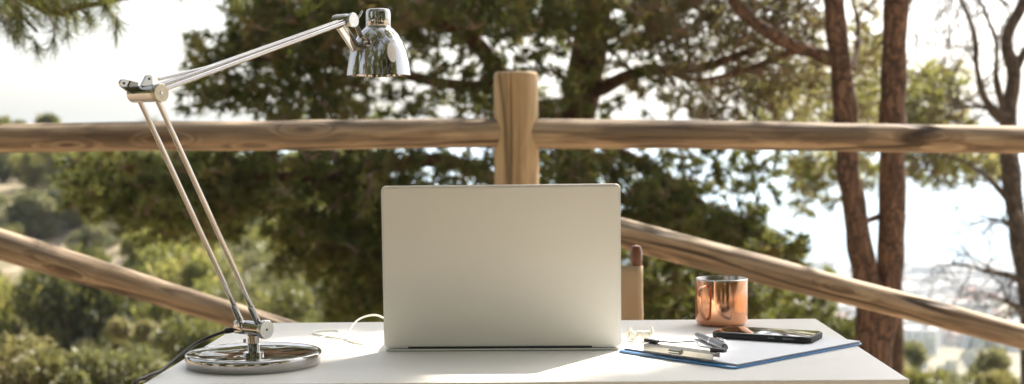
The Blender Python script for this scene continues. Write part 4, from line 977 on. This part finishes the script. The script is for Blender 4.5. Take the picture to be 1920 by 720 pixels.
bm = bmesh.new(); tube(bm, smooth_path(pts, 60), 0.0015, 10); fin('wire_lever', bm, STEEL, clp)
for s in (-1, 1):
    bm = bmesh.new(); a_box(bm, (-0.134, s*0.062-0.002, cz0+0.0132), (0.009, 0.024, 0.0052), 0.0015); fin('lever_grip', bm, DARK, clp)
# phone: rests on the paper and on the desk edge-on, in a black case
pc = Vector((0.3442, 2.0946, ZT+0.0066)); PHN = empty('phone', pc, math.atan2(-0.0693, 0.1392)); tag(PHN, 'black smartphone lying face up on the paper', 'phone')
bm = bmesh.new(); slab(bm, round_rect(0.156, 0.0785, 0.011), 0.0, 0.0086, 0.0020, 3); fin('case', bm, CASE, PHN, angle=50)
bm = bmesh.new(); slab(bm, round_rect(0.1515, 0.074, 0.009), 0.0084, 0.0094, 0.0005, 2); fin('screen', bm, GLASSB, PHN, angle=40)
bm = bmesh.new(); a_box(bm, (0.045, -0.0393, 0.0055), (0.018, 0.0012, 0.0024), 0.0004); a_box(bm, (0.018, -0.0393, 0.0055), (0.010, 0.0012, 0.0024), 0.0004); fin('side_button', bm, PENG, PHN)
# pen
pa, pb = Vector((0.2338, 2.1036, ZT+0.0115)), Vector((0.2633, 1.9611, ZT+0.0115))
pd = (pb-pa).normalized(); PN = empty('pen', Vector((pa.x, pa.y, ZT+0.0115-0.0052))); tag(PN, 'grey ballpoint pen with a silver clip on the paper', 'pen')
def pen_part(name, prof, m_, parent):
    bm = bmesh.new(); vs = lathe(bm, prof, 28); orient(bm, vs, pd, (0, 0, 0.0052)); return fin(name, bm, m_, parent, angle=50)
pen_part('barrel', [(0, 0.012), (0.0038, 0.012), (0.0048, 0.03), (0.0052, 0.06), (0.0052, 0.082), (0, 0.082)], PENG, PN)
pen_part('tip', [(0, 0), (0.0006, 0.0), (0.0012, 0.003), (0.0036, 0.0125), (0, 0.0125)], PENS, PN)
cp = pen_part('cap', [(0, 0.081), (0.0056, 0.081), (0.0058, 0.085), (0.0056, 0.134), (0.0048, 0.1385), (0.0030, 0.1395), (0.003, 0.145), (0, 0.1456)], PENG, PN)
sdv = pd.cross(Vector((0, 0, 1))).normalized()
bm = bmesh.new(); tube(bm, smooth_path([pd*0.137+Vector((0, 0, 0.0095)), pd*0.130+Vector((0, 0, 0.0125))-sdv*0.003, pd*0.112+Vector((0, 0, 0.0122))-sdv*0.004, pd*0.090+Vector((0, 0, 0.0110))-sdv*0.004], 24), [0.0016, 0.0024, 0.0028, 0.0018], 12); fin('pocket_clip', bm, PENS, cp)
pen_part('ring', [(0.0050, 0.079), (0.0060, 0.079), (0.0060, 0.083), (0.0050, 0.083)], PENS, PN)

# ------------------------------------------------------------------ earphones and cables
EP = empty('earphones', (0.150, 2.112, ZT)); tag(EP, 'white in-ear earphones lying beside the laptop', 'earphones')
for (x, y, a, t_) in ((-0.018, -0.004, 20, 0), (0.014, -0.006, 150, 1)):
    bm = bmesh.new(); d = Vector((math.cos(rad(a)), math.sin(rad(a)), 0.25)).normalized()
    vs = lathe(bm, [(0, 0), (0.0055, 0.001), (0.0078, 0.004), (0.0078, 0.0075), (0.0055, 0.0105), (0.0038, 0.012), (0.0048, 0.0135), (0.0045, 0.018), (0.002, 0.0195), (0, 0.0195)], 24); orient(bm, vs, d, (x, y, 0.0078))
    bud = fin('earbud', bm, EARW, EP, angle=50)
    bm = bmesh.new(); tube(bm, smooth_path([(x, y, 0.0078), (x-0.004*math.cos(rad(a)), y-0.002, 0.012), (x+0.002, y+0.003, 0.0225)], 8), [0.0032, 0.0026], 12); fin('stem', bm, EARW, bud)
bm = bmesh.new()
tube(bm, smooth_path([(-0.016, -0.001, 0.0215), (-0.010, 0.010, 0.010), (0.004, 0.012, 0.0014), (0.012, 0.026, 0.0014), (-0.010, 0.034, 0.0014), (-0.035, 0.020, 0.0014), (-0.060, 0.040, 0.0014), (-0.095, 0.045, 0.0014)], 60), 0.0010, 8)
tube(bm, smooth_path([(0.016, -0.003, 0.0215), (0.020, 0.008, 0.008), (0.010, 0.018, 0.0034), (-0.020, 0.004, 0.0014), (-0.040, 0.006, 0.0014), (-0.062, 0.036, 0.0030), (-0.090, 0.055, 0.0014)], 60), 0.0010, 8)
fin('cable', bm, EARW, EP)
CW = empty('charging_cable', (-0.2370, 2.200, ZT)); tag(CW, 'white cable arching out of the laptop and looping on the desk', 'cable')
def rel(q, z): return Vector((q[0]+0.2370, q[1]-2.200, z))
arc = [rel((-0.236, 2.19), 0.0125), rel((-0.250, 2.19), 0.022), rel((-0.272, 2.19), 0.0335), rel((-0.296, 2.18), 0.030), rel((-0.309, 2.16), 0.018), rel((-0.312, 2.14), 0.0045), rel((-0.306, 2.120), 0.0017), rel((-0.294, 2.100), 0.0017), rel((-0.2814, 2.088), 0.0017)]
arc += [rel((-0.283, 2.099), 0.0017), rel((-0.312, 2.134), 0.0022), rel((-0.345, 2.168), 0.0017), rel((-0.3754, 2.2047), 0.0017), rel((-0.378, 2.232), 0.0017), rel((-0.345, 2.240), 0.0017), rel((-0.338, 2.205), 0.0017), rel((-0.348, 2.166), 0.0052), rel((-0.366, 2.130), 0.0017), rel((-0.374, 2.095), 0.0017)]
arc = [Vector((p.x, p.y, p.z)) for p in arc]
bm = bmesh.new(); tube(bm, smooth_path(arc, 144), [0.0016, 0.0013, 0.0011], 10); fin('cord', bm, CORDW, CW)
bm = bmesh.new(); cyl(bm, rel((-0.2345, 2.190), 0.0115), rel((-0.246, 2.190), 0.018), 0.0031, 0.0006, 16); fin('plug', bm, CORDW, CW)
